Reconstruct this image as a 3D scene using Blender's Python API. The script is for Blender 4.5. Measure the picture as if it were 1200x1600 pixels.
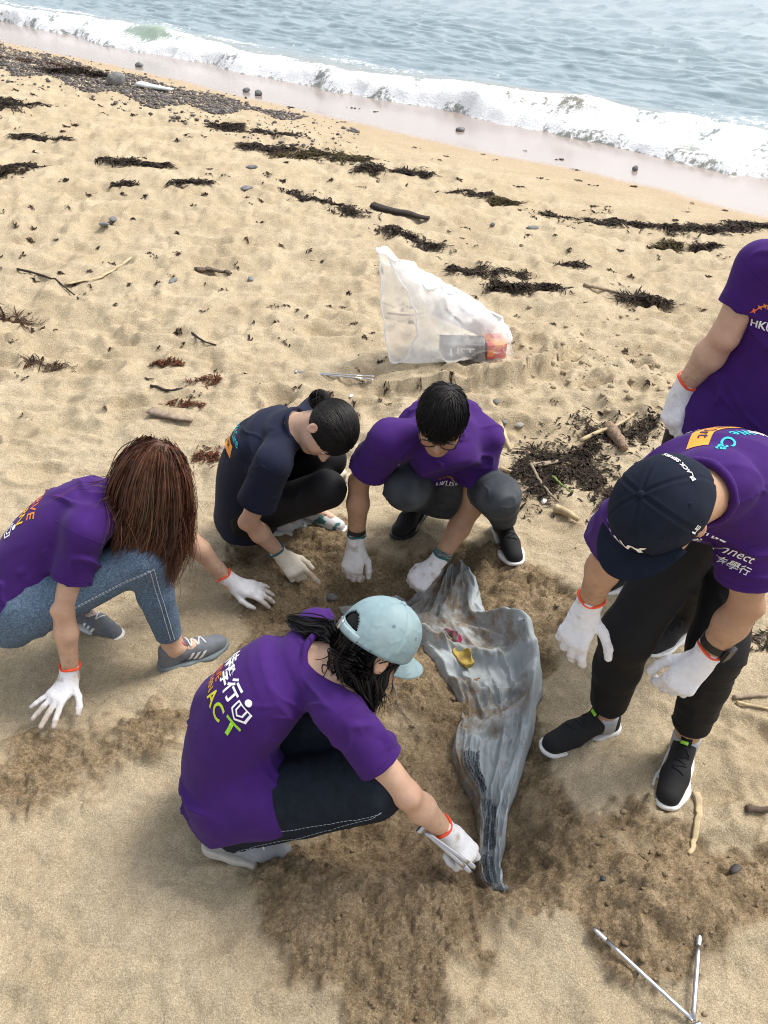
import bpy, bmesh, math, random
import numpy as np
from mathutils import Vector, Matrix
from mathutils.bvhtree import BVHTree

for o in list(bpy.data.objects):
    bpy.data.objects.remove(o)
scene = bpy.context.scene
col = scene.collection

# ------------------------------------------------------------------ camera, sky, sun, exposure
CAM_H, PITCH, FPX = 2.15, math.radians(37.0), 1331.0
cam_d = bpy.data.cameras.new('camera')
cam_d.sensor_fit = 'VERTICAL'
cam_d.sensor_height = 24.0
cam_d.lens = 24.0 * FPX / 1600.0
cam_d.clip_start = 0.05
cam_d.clip_end = 3000
cam = bpy.data.objects.new('camera', cam_d)
cam.location = (0, 0, CAM_H)
cam.rotation_euler = (math.pi / 2 - PITCH, 0, 0)
col.objects.link(cam)
scene.camera = cam

SUN_EL, SUN_AZ = math.radians(56), math.radians(62)       # azimuth measured from +Y towards +X
world = bpy.data.worlds.new('World')
scene.world = world
world.use_nodes = True
wn, wl = world.node_tree.nodes, world.node_tree.links
wn.clear()
sky = wn.new('ShaderNodeTexSky')
sky.sky_type = 'NISHITA'
sky.sun_disc = False
sky.sun_elevation = SUN_EL
sky.sun_rotation = SUN_AZ
sky.air_density = 1.0
sky.dust_density = 3.0
hs = wn.new('ShaderNodeHueSaturation')
hs.inputs['Saturation'].default_value = 0.35
bg = wn.new('ShaderNodeBackground')
bg.inputs['Strength'].default_value = 0.125
wo = wn.new('ShaderNodeOutputWorld')
wl.new(sky.outputs[0], hs.inputs['Color'])
wl.new(hs.outputs[0], bg.inputs['Color'])
wl.new(bg.outputs[0], wo.inputs['Surface'])

sun_d = bpy.data.lights.new('sun', 'SUN')
sun_d.energy = 1.5
sun_d.angle = math.radians(20)
sun_d.color = (1.0, 0.95, 0.88)
sun = bpy.data.objects.new('sun', sun_d)
sv = Vector((math.sin(SUN_AZ) * math.cos(SUN_EL), math.cos(SUN_AZ) * math.cos(SUN_EL), math.sin(SUN_EL)))
sun.rotation_euler = sv.to_track_quat('Z', 'Y').to_euler()
sun.location = (3, 6, 10)
col.objects.link(sun)

vs = scene.view_settings
vs.view_transform = 'Standard'
vs.look = 'None'
vs.gamma = 1.0
vs.use_curve_mapping = False
vs.exposure = 1.08
scene.cycles.use_denoising = True
scene.cycles.denoiser = 'OPENIMAGEDENOISE'
scene.cycles.denoising_input_passes = 'RGB_ALBEDO_NORMAL'
scene.cycles.denoising_prefilter = 'NONE'
scene.cycles.use_adaptive_sampling = False
scene.cycles.max_bounces = 6
scene.cycles.caustics_reflective = False
scene.cycles.caustics_refractive = False
scene.cycles.sample_clamp_indirect = 4.0
scene.cycles.filter_width = 1.1

# ------------------------------------------------------------------ small maths helpers
f32 = np.float32
CF = np.array([0, math.cos(PITCH), -math.sin(PITCH)])
CU = np.array([0, math.sin(PITCH), math.cos(PITCH)])
CR = np.array([1.0, 0, 0])
CP = np.array([0, 0, CAM_H])

def V(*a):
    return np.array(a, float)

def nrm(v):
    v = np.asarray(v, float)
    return v / (np.linalg.norm(v) + 1e-12)

def flat(u, v, z=0.0):
    """point at height z seen at photograph position (u, v)"""
    d = CF + (u - 600) / FPX * CR - (v - 800) / FPX * CU
    return CP + d * (z - CAM_H) / d[2]

def vdir(a, b, c):
    """direction given as (right, up, away) of the photographer's view"""
    return nrm(a * CR + b * CU + c * CF)

def sstep(a, b, x):
    t = np.clip((x - a) / (b - a), 0, 1)
    return t * t * (3 - 2 * t)

def _hash(ix, iy, iz, seed):
    h = (ix.astype(np.int64) * 374761393 + iy.astype(np.int64) * 668265263 + iz.astype(np.int64) * 2147483647 + seed * 974634777) & 0xFFFFFFFF
    h = ((h ^ (h >> 13)) * 1274126177) & 0xFFFFFFFF
    h = ((h ^ (h >> 16)) * 2246822519) & 0xFFFFFFFF
    return ((h ^ (h >> 15)) & 0xFFFFFF).astype(f32) / f32(0x800000) - f32(1)

def noise3(p, seed=0):
    p = np.asarray(p, f32)
    i = np.floor(p).astype(np.int64)
    t = (p - i).astype(f32)
    t = t * t * t * (t * (t * 6 - 15) + 10)
    x, y, z = i[:, 0], i[:, 1], i[:, 2]
    def L(dx, dy, dz): return _hash(x + dx, y + dy, z + dz, seed)
    a = L(0,0,0) * (1 - t[:, 0]) + L(1,0,0) * t[:, 0]
    b = L(0,1,0) * (1 - t[:, 0]) + L(1,1,0) * t[:, 0]
    c = L(0,0,1) * (1 - t[:, 0]) + L(1,0,1) * t[:, 0]
    d = L(0,1,1) * (1 - t[:, 0]) + L(1,1,1) * t[:, 0]
    e = a * (1 - t[:, 1]) + b * t[:, 1]
    g = c * (1 - t[:, 1]) + d * t[:, 1]
    return e * (1 - t[:, 2]) + g * t[:, 2]

def noise2(x, y, seed=0):
    x = np.asarray(x, f32).ravel(); y = np.asarray(y, f32).ravel()
    ix = np.floor(x).astype(np.int64); iy = np.floor(y).astype(np.int64)
    tx = x - ix; ty = y - iy
    tx = tx * tx * tx * (tx * (tx * 6 - 15) + 10); ty = ty * ty * ty * (ty * (ty * 6 - 15) + 10)
    z = np.zeros_like(ix)
    a = _hash(ix, iy, z, seed) * (1 - tx) + _hash(ix + 1, iy, z, seed) * tx
    b = _hash(ix, iy + 1, z, seed) * (1 - tx) + _hash(ix + 1, iy + 1, z, seed) * tx
    return a * (1 - ty) + b * ty

def fbm2(x, y, seed=0, oct=4, gain=0.5):
    s = 0; a = 1.0; tot = 0
    for k in range(oct):
        s = s + a * noise2(x * 2 ** k + 17.3 * k, y * 2 ** k - 9.1 * k, seed + k); tot += a; a *= gain
    return s / tot

def fbm3(p, seed=0, oct=3, gain=0.5):
    s = 0; a = 1.0; tot = 0
    for k in range(oct):
        s = s + a * noise3(np.asarray(p) * 2 ** k + 13.7 * k, seed + k); tot += a; a *= gain
    return s / tot

def catmull(pts, n):
    pts = [np.asarray(p, float) for p in pts]
    P = [2 * pts[0] - pts[1]] + pts + [2 * pts[-1] - pts[-2]]
    out = []
    segs = len(pts) - 1
    for k in range(n):
        t = k / (n - 1) * segs
        i = min(int(t), segs - 1); t -= i
        a, b, c, d = P[i], P[i + 1], P[i + 2], P[i + 3]
        out.append(0.5 * (2 * b + (c - a) * t + (2 * a - 5 * b + 4 * c - d) * t * t + (3 * b - a - 3 * c + d) * t ** 3))
    return np.array(out)

# ------------------------------------------------------------------ object helpers
def tag(o, label, cat, group=None):
    o['label'] = label; o['category'] = cat
    if group: o['group'] = group
    return o

def link(o, parent=None):
    col.objects.link(o)
    if parent is not None:
        o.parent = parent
        o.matrix_parent_inverse = parent_world(parent).inverted()
    return o

def parent_world(o):
    if o.parent is None:
        return o.matrix_basis.copy()
    return parent_world(o.parent) @ o.matrix_parent_inverse @ o.matrix_basis

def empty(name, loc):
    o = bpy.data.objects.new(name, None)
    o.empty_display_size = 0.1
    o.location = Vector([float(c) for c in loc])
    col.objects.link(o)
    return o

def mesh_obj(name, verts, faces, mat, parent=None, smooth=True, attrs=None):
    me = bpy.data.meshes.new(name)
    verts = np.asarray(verts, f32)
    if isinstance(faces, np.ndarray):
        k = faces.shape[1]
        me.vertices.add(len(verts)); me.vertices.foreach_set('co', verts.ravel())
        me.loops.add(faces.size); me.loops.foreach_set('vertex_index', faces.ravel().astype(np.int32))
        me.polygons.add(len(faces))
        me.polygons.foreach_set('loop_start', np.arange(0, faces.size, k, dtype=np.int32))
        me.polygons.foreach_set('loop_total', np.full(len(faces), k, np.int32))
        me.update(calc_edges=True)
    else:
        me.from_pydata([tuple(map(float, v)) for v in verts], [], faces)
    if smooth and len(me.polygons):
        me.polygons.foreach_set('use_smooth', np.ones(len(me.polygons), bool))
    if attrs:
        for an, av in attrs.items():
            av = np.asarray(av, f32)
            if av.ndim == 1:
                at = me.attributes.new(an, 'FLOAT', 'POINT'); at.data.foreach_set('value', av)
            else:
                if av.shape[1] == 3: av = np.concatenate([av, np.ones((len(av), 1), f32)], 1)
                at = me.attributes.new(an, 'FLOAT_COLOR', 'POINT'); at.data.foreach_set('color', av.ravel())
    if mat: me.materials.append(mat)
    me.validate(); me.update()
    o = bpy.data.objects.new(name, me)
    return link(o, parent)

def tube_geo(pts, rad, sides=6, caps=True, flatten=1.0, upv=None):
    """tube through points; rad scalar or list"""
    pts = np.asarray(pts, float); n = len(pts)
    rad = np.broadcast_to(np.asarray(rad, float), (n,))
    T = np.gradient(pts, axis=0); T /= np.linalg.norm(T, axis=1, keepdims=True) + 1e-12
    u0 = np.asarray(upv if upv is not None else ([0, 0, 1] if abs(T[0][2]) < 0.9 else [1, 0, 0]), float)
    vs, U = [], u0
    for i in range(n):
        A = np.cross(T[i], U); A /= np.linalg.norm(A) + 1e-12
        U = np.cross(A, T[i]); U /= np.linalg.norm(U) + 1e-12
        for k in range(sides):
            a = 2 * math.pi * k / sides
            vs.append(pts[i] + rad[i] * (math.cos(a) * A + math.sin(a) * U * flatten))
    fs = []
    for i in range(n - 1):
        for k in range(sides):
            k2 = (k + 1) % sides
            fs.append((i * sides + k, i * sides + k2, (i + 1) * sides + k2, (i + 1) * sides + k))
    if caps:
        fs.append(tuple(range(sides - 1, -1, -1))); fs.append(tuple((n - 1) * sides + k for k in range(sides)))
    return np.array(vs), fs

class Geo:
    def __init__(s): s.v = []; s.f = []; s.n = 0; s.c = []
    def add(s, v, f, c=None):
        v = np.asarray(v, float)
        s.v.append(v); s.f += [tuple(int(i) + s.n for i in q) for q in f]; s.n += len(v)
        if c is not None: s.c.append(np.broadcast_to(np.asarray(c, f32), (len(v), 3)))
        return s
    def box(s, c, h, R=None):
        c = np.asarray(c, float); R = np.eye(3) if R is None else np.asarray(R, float)
        q = np.array([[x, y, z] for x in (-1, 1) for y in (-1, 1) for z in (-1, 1)]) * np.asarray(h, float)
        return s.add(c + q @ R, [(0,1,3,2),(4,6,7,5),(0,4,5,1),(2,3,7,6),(0,2,6,4),(1,5,7,3)])
    def build(s, name, mat, parent=None, smooth=True):
        return mesh_obj(name, np.concatenate(s.v), s.f, mat, parent, smooth, {'tint': np.concatenate(s.c)} if s.c else None)

# ------------------------------------------------------------------ materials
def newmat(name):
    m = bpy.data.materials.new(name); m.use_nodes = True
    nt = m.node_tree
    return m, nt, nt.nodes['Principled BSDF'], nt.nodes['Material Output']

def rgba(c): return (c[0], c[1], c[2], 1.0)

def mat(name, c, rough=0.8, var=0.12, vscale=25.0, bump=0.0, bscale=300.0, bdist=0.002, metal=0.0, spec=0.4, sheen=0.0,
        c2=None, c2scale=8.0, c2lo=0.45, c2hi=0.65, sss=0.0, attr=None, coord='Object', detail=4.0, bump2=0.0, b2scale=14.0):
    m, nt, b, out = newmat(name)
    N, L = nt.nodes, nt.links
    tc = N.new('ShaderNodeTexCoord')
    no = N.new('ShaderNodeTexNoise'); no.inputs['Scale'].default_value = vscale; no.inputs['Detail'].default_value = detail
    L.new(tc.outputs[coord], no.inputs['Vector'])
    base = N.new('ShaderNodeMixRGB'); base.blend_type = 'MIX'
    lo = [max(0, k * (1 - var)) for k in c]; hi = [min(1, k * (1 + var)) for k in c]
    base.inputs[1].default_value = rgba(lo); base.inputs[2].default_value = rgba(hi)
    rmp = N.new('ShaderNodeMapRange'); rmp.inputs[1].default_value = 0.3; rmp.inputs[2].default_value = 0.7
    L.new(no.outputs['Fac'], rmp.inputs[0]); L.new(rmp.outputs[0], base.inputs[0])
    cur = base.outputs[0]
    if attr:
        at = N.new('ShaderNodeAttribute'); at.attribute_name = attr
        mx = N.new('ShaderNodeMixRGB'); mx.blend_type = 'MULTIPLY'; mx.inputs[0].default_value = 1.0
        L.new(cur, mx.inputs[1]); L.new(at.outputs['Color'], mx.inputs[2]); cur = mx.outputs[0]
    if c2 is not None:
        n2 = N.new('ShaderNodeTexNoise'); n2.inputs['Scale'].default_value = c2scale; n2.inputs['Detail'].default_value = 6.0
        L.new(tc.outputs[coord], n2.inputs['Vector'])
        r2 = N.new('ShaderNodeMapRange'); r2.inputs[1].default_value = c2lo; r2.inputs[2].default_value = c2hi
        L.new(n2.outputs['Fac'], r2.inputs[0])
        m2 = N.new('ShaderNodeMixRGB'); m2.inputs[2].default_value = rgba(c2)
        L.new(r2.outputs[0], m2.inputs[0]); L.new(cur, m2.inputs[1]); cur = m2.outputs[0]
    L.new(cur, b.inputs['Base Color'])
    b.inputs['Roughness'].default_value = rough
    b.inputs['Metallic'].default_value = metal
    b.inputs['Specular IOR Level'].default_value = spec
    if sheen: b.inputs['Sheen Weight'].default_value = sheen; b.inputs['Sheen Roughness'].default_value = 0.5
    if sss:
        b.inputs['Subsurface Weight'].default_value = sss
        b.inputs['Subsurface Radius'].default_value = (0.012, 0.005, 0.003)
        b.inputs['Subsurface Scale'].default_value = 1.0
    last = None
    for (st, sc, ds) in ((bump2, b2scale, 0.02), (bump, bscale, bdist)):
        if st:
            bn = N.new('ShaderNodeTexNoise'); bn.inputs['Scale'].default_value = sc; bn.inputs['Detail'].default_value = 3.0
            if st is bump2:
                bn.noise_type = 'RIDGED_MULTIFRACTAL'; bn.inputs['Detail'].default_value = 1.5; bn.inputs['Distortion'].default_value = 0.8; bn.inputs['Roughness'].default_value = 0.45
            L.new(tc.outputs[coord], bn.inputs['Vector'])
            bp = N.new('ShaderNodeBump'); bp.inputs['Strength'].default_value = st; bp.inputs['Distance'].default_value = ds
            L.new(bn.outputs['Fac'], bp.inputs['Height'])
            if last: L.new(last.outputs[0], bp.inputs['Normal'])
            last = bp
    if last: L.new(last.outputs[0], b.inputs['Normal'])
    return m

# ------------------------------------------------------------------ terrain height
S0 = V(-7.7133, 19.3904); SD = V(0.72782, -0.68577); SN = V(-0.68577, -0.72782)     # waterline: point, along, landward
def shore(x, y):
    return (x - S0[0]) * SN[0] + (y - S0[1]) * SN[1], (x - S0[0]) * SD[0] + (y - S0[1]) * SD[1]

def pxpoly(pts): return np.array([flat(u, v)[:2] for u, v in pts])

def poly_sd(x, y, P):
    """signed distance to polygon, negative inside"""
    d = np.full(x.shape, 1e9, f32); ins = np.zeros(x.shape, bool)
    n = len(P)
    for i in range(n):
        a = P[i]; b = P[(i + 1) % n]
        ex, ey = b - a
        wx = x - a[0]; wy = y - a[1]
        t = np.clip((wx * ex + wy * ey) / (ex * ex + ey * ey + 1e-12), 0, 1)
        d = np.minimum(d, (wx - t * ex) ** 2 + (wy - t * ey) ** 2)
        c = ((a[1] > y) != (b[1] > y))
        with np.errstate(divide='ignore', invalid='ignore'):
            ins ^= c & (x < (b[0] - a[0]) * (y - a[1]) / (b[1] - a[1] + 1e-12) + a[0])
    return np.where(ins, -1, 1) * np.sqrt(d)

def line_d(x, y, P):
    d = np.full(x.shape, 1e9, f32); side = np.zeros(x.shape, f32)
    for i in range(len(P) - 1):
        a, b = P[i], P[i + 1]
        e = b - a
        wx = x - a[0]; wy = y - a[1]
        t = np.clip((wx * e[0] + wy * e[1]) / (e @ e + 1e-12), 0, 1)
        q = (wx - t * e[0]) ** 2 + (wy - t * e[1]) ** 2
        s = np.sign(e[0] * wy - e[1] * wx)
        side = np.where(q < d, s, side); d = np.minimum(d, q)
    return np.sqrt(d), side

DUG = pxpoly([(335,905),(385,850),(440,828),(545,822),(600,862),(690,835),(770,855),(868,900),(925,960),(880,1040),(862,1120),(848,1205),(905,1235),
              (1010,1275),(1082,1335),(1210,1345),(1210,1430),(1125,1485),(1070,1520),(985,1512),(915,1460),(862,1420),(838,1446),(775,1478),(800,1512),(742,1556),(755,1585),(690,1660),(560,1660),(520,1565),(468,1520),(446,1472),
              (405,1430),(388,1375),(425,1330),(500,1245),(590,1190),(480,1130),(400,1105),(290,1190),(200,1222),(110,1252),(-30,1268),(-30,1135),
              (90,1128),(190,1128),(300,1085),(360,1040),(405,985),(350,940)])
PITLINE = np.array([flat(u, v)[:2] for u, v in [(565,925),(690,925),(770,1010),(765,1120),(760,1250),(775,1360)]])
SCARP = np.array([flat(u, v)[:2] for u, v in [(706,616),(735,618),(765,606),(800,604),(845,588),(866,566)]])
PRINTS = [(1135,1340,.12,.07,.4,.016),(745,1490,.12,.05,1.2,.010),(250,1125,.16,.10,.3,.012),(1120,1250,.1,.06,.9,.008),(60,1190,.12,.07,.2,.014),
          (880,560,.12,.09,.3,.03),(1000,560,.10,.07,.5,.03),(925,600,.1,.08,.1,.03),(560,640,.1,.07,.3,.02),(1100,1190,.1,.06,.4,.008),(330,1470,.07,.05,.3,.008),
          (100,1500,.09,.06,.9,.006),(840,920,.14,.08,.1,.014),(200,640,.1,.07,.5,.02),(60,740,.12,.09,.2,.025),(120,560,.1,.08,.4,.02)]
_pr = np.random.default_rng(5)
PRINTS += [(_pr.uniform(-50, 1250), _pr.uniform(400, 720), _pr.uniform(.09, .15), _pr.uniform(.05, .09), _pr.uniform(-1.2, 1.2), _pr.uniform(.012, .03)) for _ in range(46)]
PRINTS += [(_pr.uniform(-50, 330), _pr.uniform(1280, 1640), _pr.uniform(.07, .13), _pr.uniform(.04, .07), _pr.uniform(-1.2, 1.2), _pr.uniform(.004, .010)) for _ in range(9)]
PRINTS += [(_pr.uniform(1080, 1250), _pr.uniform(1120, 1320), _pr.uniform(.08, .13), _pr.uniform(.04, .07), _pr.uniform(-1.2, 1.2), _pr.uniform(.006, .014)) for _ in range(6)]
PRINTS = [(flat(u, v)[0], flat(u, v)[1], a, b, r, d) for u, v, a, b, r, d in PRINTS]

def damp_at(x, y):
    sd = poly_sd(x, y, DUG) + 0.14 * fbm2(x * 5, y * 5, 31, 5, 0.6) + 0.02 * noise2(x * 60, y * 60, 33)
    patch = 0.35 * sstep(0.30, 0.60, fbm2(x * 3.5, y * 3.5, 35, 4, 0.6))
    return (1 - sstep(-0.045, 0.02, sd)) * (1 - patch)

def T(x, y, fine=True):
    shp = np.shape(x)
    x = np.atleast_1d(np.asarray(x, f32)).ravel(); y = np.atleast_1d(np.asarray(y, f32)).ravel()
    s, t = shore(x, y)
    base = np.where(s < 0, -0.55 + 0.07 * s, -0.55 + 0.115 * s - 0.115 * np.where(s > 3.4, (s - 3.4) ** 2 / 5.53, 0))
    smax = 3.4 + 5.53 / 2
    top = -0.55 + 0.115 * smax - 0.115 * (smax - 3.4) ** 2 / 5.53
    base = np.where(s > smax, top, base) - top                      # 0 on the upper beach
    dry = sstep(0.5, 2.2, s)
    near = 1 - sstep(3.0, 3.9, y)                                   # where people work: kept flat
    z = base + dry * 0.040 * fbm2(x * 1.1, y * 1.3, 3, 3) * (1 - 0.6 * near)
    bil = 1 - np.abs(fbm2(x * 3.2, y * 4.6, 7, 3))
    z = z + dry * (0.095 * (bil - 0.75)) * (1 - 0.58 * near)
    bil2 = np.abs(fbm2(x * 8.0, y * 12.0, 9, 3))
    z = z + dry * (0.036 * bil2) * (1 - 0.45 * near)
    rc = flat(930, 585)
    rough = np.exp(-(((x - rc[0]) / 0.55) ** 2 + ((y - rc[1]) / 0.5) ** 2))
    z = z + rough * 0.07 * np.abs(fbm2(x * 9, y * 9, 21, 3))
    ld, sd = line_d(x, y, SCARP)
    ldn = ld * sd + 0.03 * noise2(x * 14, y * 14, 41) + 0.003 * noise2(x * 45, y * 45, 42)
    z = z + np.where(sd > 0, 1, 1) * 0.110 * np.exp(-np.maximum(ldn, 0) / 0.24) * sstep(-0.016, 0.010, ldn) * np.exp(-np.maximum(ld - 0.35, 0) / 0.05)
    # digging
    pd, _ = line_d(x, y, PITLINE)
    z = z - 0.095 * np.exp(-(pd / 0.16) ** 2)
    for (u, v, rx, ry, h) in ((590,1470,.24,.13,.085),(700,1415,.16,.05,.045),(800,1425,.10,.06,.06),(960,1395,.24,.11,.085),(1090,1430,.16,.09,.045),(470,1385,.14,.08,.045),(900,1300,.16,.06,.04),(150,1200,.35,.09,.022),
                              (520,1160,.2,.08,-.03),(470,850,.2,.08,-.02),(540,905,.18,.07,-.035),(890,1000,.12,.1,.03)):
        c = flat(u, v)
        z = z + h * np.exp(-((x - c[0]) / rx) ** 2 - ((y - c[1]) / ry) ** 2)
    for (cx, cy, a, b, r, d) in PRINTS:
        dx = (x - cx) * math.cos(r) + (y - cy) * math.sin(r); dy = -(x - cx) * math.sin(r) + (y - cy) * math.cos(r)
        q = np.sqrt((dx / a) ** 2 + (dy / b) ** 2)
        z = z - d * (1 - sstep(0.55, 1.05, q)) + d * 0.5 * np.exp(-((q - 1.15) / 0.18) ** 2)
    if fine:
        dm = damp_at(x, y)
        wx_ = x + 0.05 * fbm2(x * 6, y * 6, 151, 2); wy_ = y + 0.05 * fbm2(x * 6 + 4, y * 6, 152, 2)
        cl = np.abs(fbm2(wx_ * 11, wy_ * 13, 51, 5, 0.62))
        lump = fbm2(wx_ * 4.2, wy_ * 5.0, 55, 3, 0.55)
        crumb = sstep(0.30, 0.62, noise2(x * 62, y * 62, 58)) * sstep(-0.1, 0.3, noise2(x * 7, y * 7, 57)) + 0.8 * sstep(0.42, 0.7, noise2(x * 33, y * 33, 59))
        z = z + dm * (0.048 * cl + 0.055 * lump + 0.012 * crumb - 0.010)
        z = z + (1 - dm) * dry * (0.0035 * fbm2(x * 26, y * 26, 61, 3) + 0.0018 * noise2(x * 75, y * 75, 64))
    z = np.asarray(z, f32)
    return z.reshape(shp) if shp else float(z[0])


# ------------------------------------------------------------------ sand
def sand_material():
    m, nt, b, out = newmat('sand')
    N, L = nt.nodes, nt.links
    geo = N.new('ShaderNodeNewGeometry')
    def noise(sc, det=4.0, rg=0.6):
        n = N.new('ShaderNodeTexNoise'); n.inputs['Scale'].default_value = sc; n.inputs['Detail'].default_value = det; n.inputs['Roughness'].default_value = rg
        L.new(geo.outputs['Position'], n.inputs['Vector']); return n.outputs['Fac']
    def mr(x, a, c, lo=0.0, hi=1.0):
        r = N.new('ShaderNodeMapRange'); r.inputs[1].default_value = a; r.inputs[2].default_value = c; r.inputs[3].default_value = lo; r.inputs[4].default_value = hi
        L.new(x, r.inputs[0]); return r.outputs[0]
    def mix(f, a, c, mode='MIX'):
        x = N.new('ShaderNodeMixRGB'); x.blend_type = mode
        if isinstance(f, float): x.inputs[0].default_value = f
        else: L.new(f, x.inputs[0])
        for i, q in ((1, a), (2, c)):
            if isinstance(q, tuple): x.inputs[i].default_value = rgba(q)
            else: L.new(q, x.inputs[i])
        return x.outputs[0]
    def attr(n):
        a = N.new('ShaderNodeAttribute'); a.attribute_name = n; return a.outputs['Fac']
    dry = mix(mr(noise(2.2, 5.0), 0.35, 0.65), (0.58, 0.475, 0.322), (0.70, 0.590, 0.420))
    dry = mix(mr(noise(300.0, 2.0, 0.7), 0.34, 0.66), mix(1.0, dry, (0.64, 0.62, 0.58), 'MULTIPLY'), dry)
    dry = mix(mr(noise(150.0, 3.0, 0.7), 0.34, 0.66), mix(1.0, dry, (0.80, 0.785, 0.76), 'MULTIPLY'), dry)
    dry = mix(mr(noise(34.0, 4.0, 0.7), 0.36, 0.62), mix(1.0, dry, (0.86, 0.85, 0.83), 'MULTIPLY'), dry)
    spk = N.new('ShaderNodeTexVoronoi'); spk.inputs['Scale'].default_value = 46.0
    L.new(geo.outputs['Position'], spk.inputs['Vector'])
    dark = mix(mr(spk.outputs['Distance'], 0.055, 0.10), (1.0, 1.0, 1.0), (0.0, 0.0, 0.0))
    sel = N.new('ShaderNodeMath'); sel.operation = 'MULTIPLY'; L.new(dark, sel.inputs[0]); L.new(mr(noise(9.0, 3.0, 0.7), 0.50, 0.60), sel.inputs[1])
    dry = mix(sel.outputs[0], dry, (0.17, 0.12, 0.08))
    wet = mix(mr(noise(14.0, 6.0, 0.7), 0.38, 0.66), (0.30, 0.222, 0.132), (0.50, 0.385, 0.245))
    wet = mix(mr(noise(260.0, 2.0, 0.7), 0.36, 0.64), mix(1.0, wet, (0.68, 0.66, 0.64), 'MULTIPLY'), wet)
    wet = mix(mr(noise(95.0, 5.0, 0.8), 0.38, 0.60), mix(1.0, wet, (0.50, 0.48, 0.44), 'MULTIPLY'), wet)
    c = mix(attr('damp'), dry, wet)
    c = mix(attr('moist'), c, (0.42, 0.32, 0.21))
    c = mix(attr('swash'), c, (0.33, 0.27, 0.235))
    L.new(c, b.inputs['Base Color'])
    r = mix(attr('swash'), (0.93, 0.93, 0.93), (0.16, 0.16, 0.16))
    L.new(r, b.inputs['Roughness'])
    sp = N.new('ShaderNodeMapRange'); sp.inputs[3].default_value = 0.15; sp.inputs[4].default_value = 0.9
    L.new(attr('swash'), sp.inputs[0]); L.new(sp.outputs[0], b.inputs['Specular IOR Level'])
    inv = N.new('ShaderNodeMath'); inv.operation = 'SUBTRACT'; inv.inputs[0].default_value = 1.0; L.new(attr('swash'), inv.inputs[1])
    b1 = N.new('ShaderNodeBump'); b1.inputs['Distance'].default_value = 0.009
    s1 = N.new('ShaderNodeMath'); s1.operation = 'MULTIPLY'; s1.inputs[1].default_value = 1.0; L.new(inv.outputs[0], s1.inputs[0]); L.new(s1.outputs[0], b1.inputs['Strength'])
    L.new(noise(95.0, 6.0, 0.7), b1.inputs['Height'])
    b2 = N.new('ShaderNodeBump'); b2.inputs['Distance'].default_value = 0.0015
    s2 = N.new('ShaderNodeMath'); s2.operation = 'MULTIPLY'; s2.inputs[1].default_value = 0.7; L.new(inv.outputs[0], s2.inputs[0]); L.new(s2.outputs[0], b2.inputs['Strength'])
    L.new(noise(620.0, 3.0), b2.inputs['Height']); L.new(b1.outputs[0], b2.inputs['Normal'])
    L.new(b2.outputs[0], b.inputs['Normal'])
    return m

ys = list(np.linspace(-1.6, 0.55, 24))
ys += list(np.arange(0.58, 3.3, 0.0082))
d = 0.0082; y = ys[-1]
while y < 27:
    d *= 1.0125; y += d; ys.append(y)
ys = np.array(ys, f32)
wd = np.arange(-0.40, 0.4001, 0.00195)
we = 0.40 + np.cumsum(0.00195 * 1.11 ** np.arange(1, 50))
ws = np.concatenate([-we[::-1], wd, we]).astype(f32)
YY, WW = np.meshgrid(ys, ws, indexing='ij')
XX = (YY + 2.2) * WW
xf, yf = XX.ravel(), YY.ravel()
zf = T(xf, yf)
s_, t_ = shore(xf, yf)
edge = 0.18 + 0.16 * noise2(t_ * 0.5, t_ * 0 + 3.3, 71) + 0.05 * noise2(t_ * 2.1, t_ * 0 + 1.3, 72)
swash = 1 - sstep(-0.10, 0.16, s_ - edge)
moist = (1 - sstep(0.2, 1.6, s_ + 0.5 * fbm2(xf * 0.8, yf * 0.8, 73, 3))) * 0.7
zf = zf.copy()
nr, nc = YY.shape
idx = np.arange(nr * nc).reshape(nr, nc)
quads = np.stack([idx[:-1, :-1], idx[:-1, 1:], idx[1:, 1:], idx[1:, :-1]], -1).reshape(-1, 4)
sand = mesh_obj('sand', np.stack([xf, yf, zf], 1), quads, sand_material(), attrs={'damp': damp_at(xf, yf), 'swash': swash, 'moist': moist})
sand['kind'] = 'structure'

def ground_v(U, W):
    z = np.zeros(len(U)); dx = (U - 600) / FPX; dv = (W - 800) / FPX
    D = CF[None] + dx[:, None] * CR - dv[:, None] * CU
    for k in range(10):
        P = CP + D * ((z - CAM_H) / D[:, 2])[:, None]; z = 0.5 * z + 0.5 * Tg(P[:, 0], P[:, 1])
    P = CP + D * ((z - CAM_H) / D[:, 2])[:, None]; P[:, 2] = Tg(P[:, 0], P[:, 1])
    return P
ZG = zf.reshape(nr, nc)
def Tg(x, y):
    """height of the built sand surface (bilinear lookup)"""
    x = np.asarray(x, float); y = np.asarray(y, float)
    i = np.clip(np.searchsorted(ys, y) - 1, 0, nr - 2); w = x / (y + 2.2); j = np.clip(np.searchsorted(ws, w) - 1, 0, nc - 2)
    a = np.clip((y - ys[i]) / (ys[i + 1] - ys[i]), 0, 1); b = np.clip((w - ws[j]) / (ws[j + 1] - ws[j]), 0, 1)
    z = (ZG[i, j] * (1 - b) + ZG[i, j + 1] * b) * (1 - a) + (ZG[i + 1, j] * (1 - b) + ZG[i + 1, j + 1] * b) * a
    return z if z.shape else float(z)

def ground(u, v):
    """where the sightline through (u, v) meets the sand"""
    z = 0.0
    for k in range(10):
        p = flat(u, v, z); z = 0.5 * z + 0.5 * Tg(p[0], p[1])
    p = flat(u, v, z); p[2] = Tg(p[0], p[1])
    return p

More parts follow.
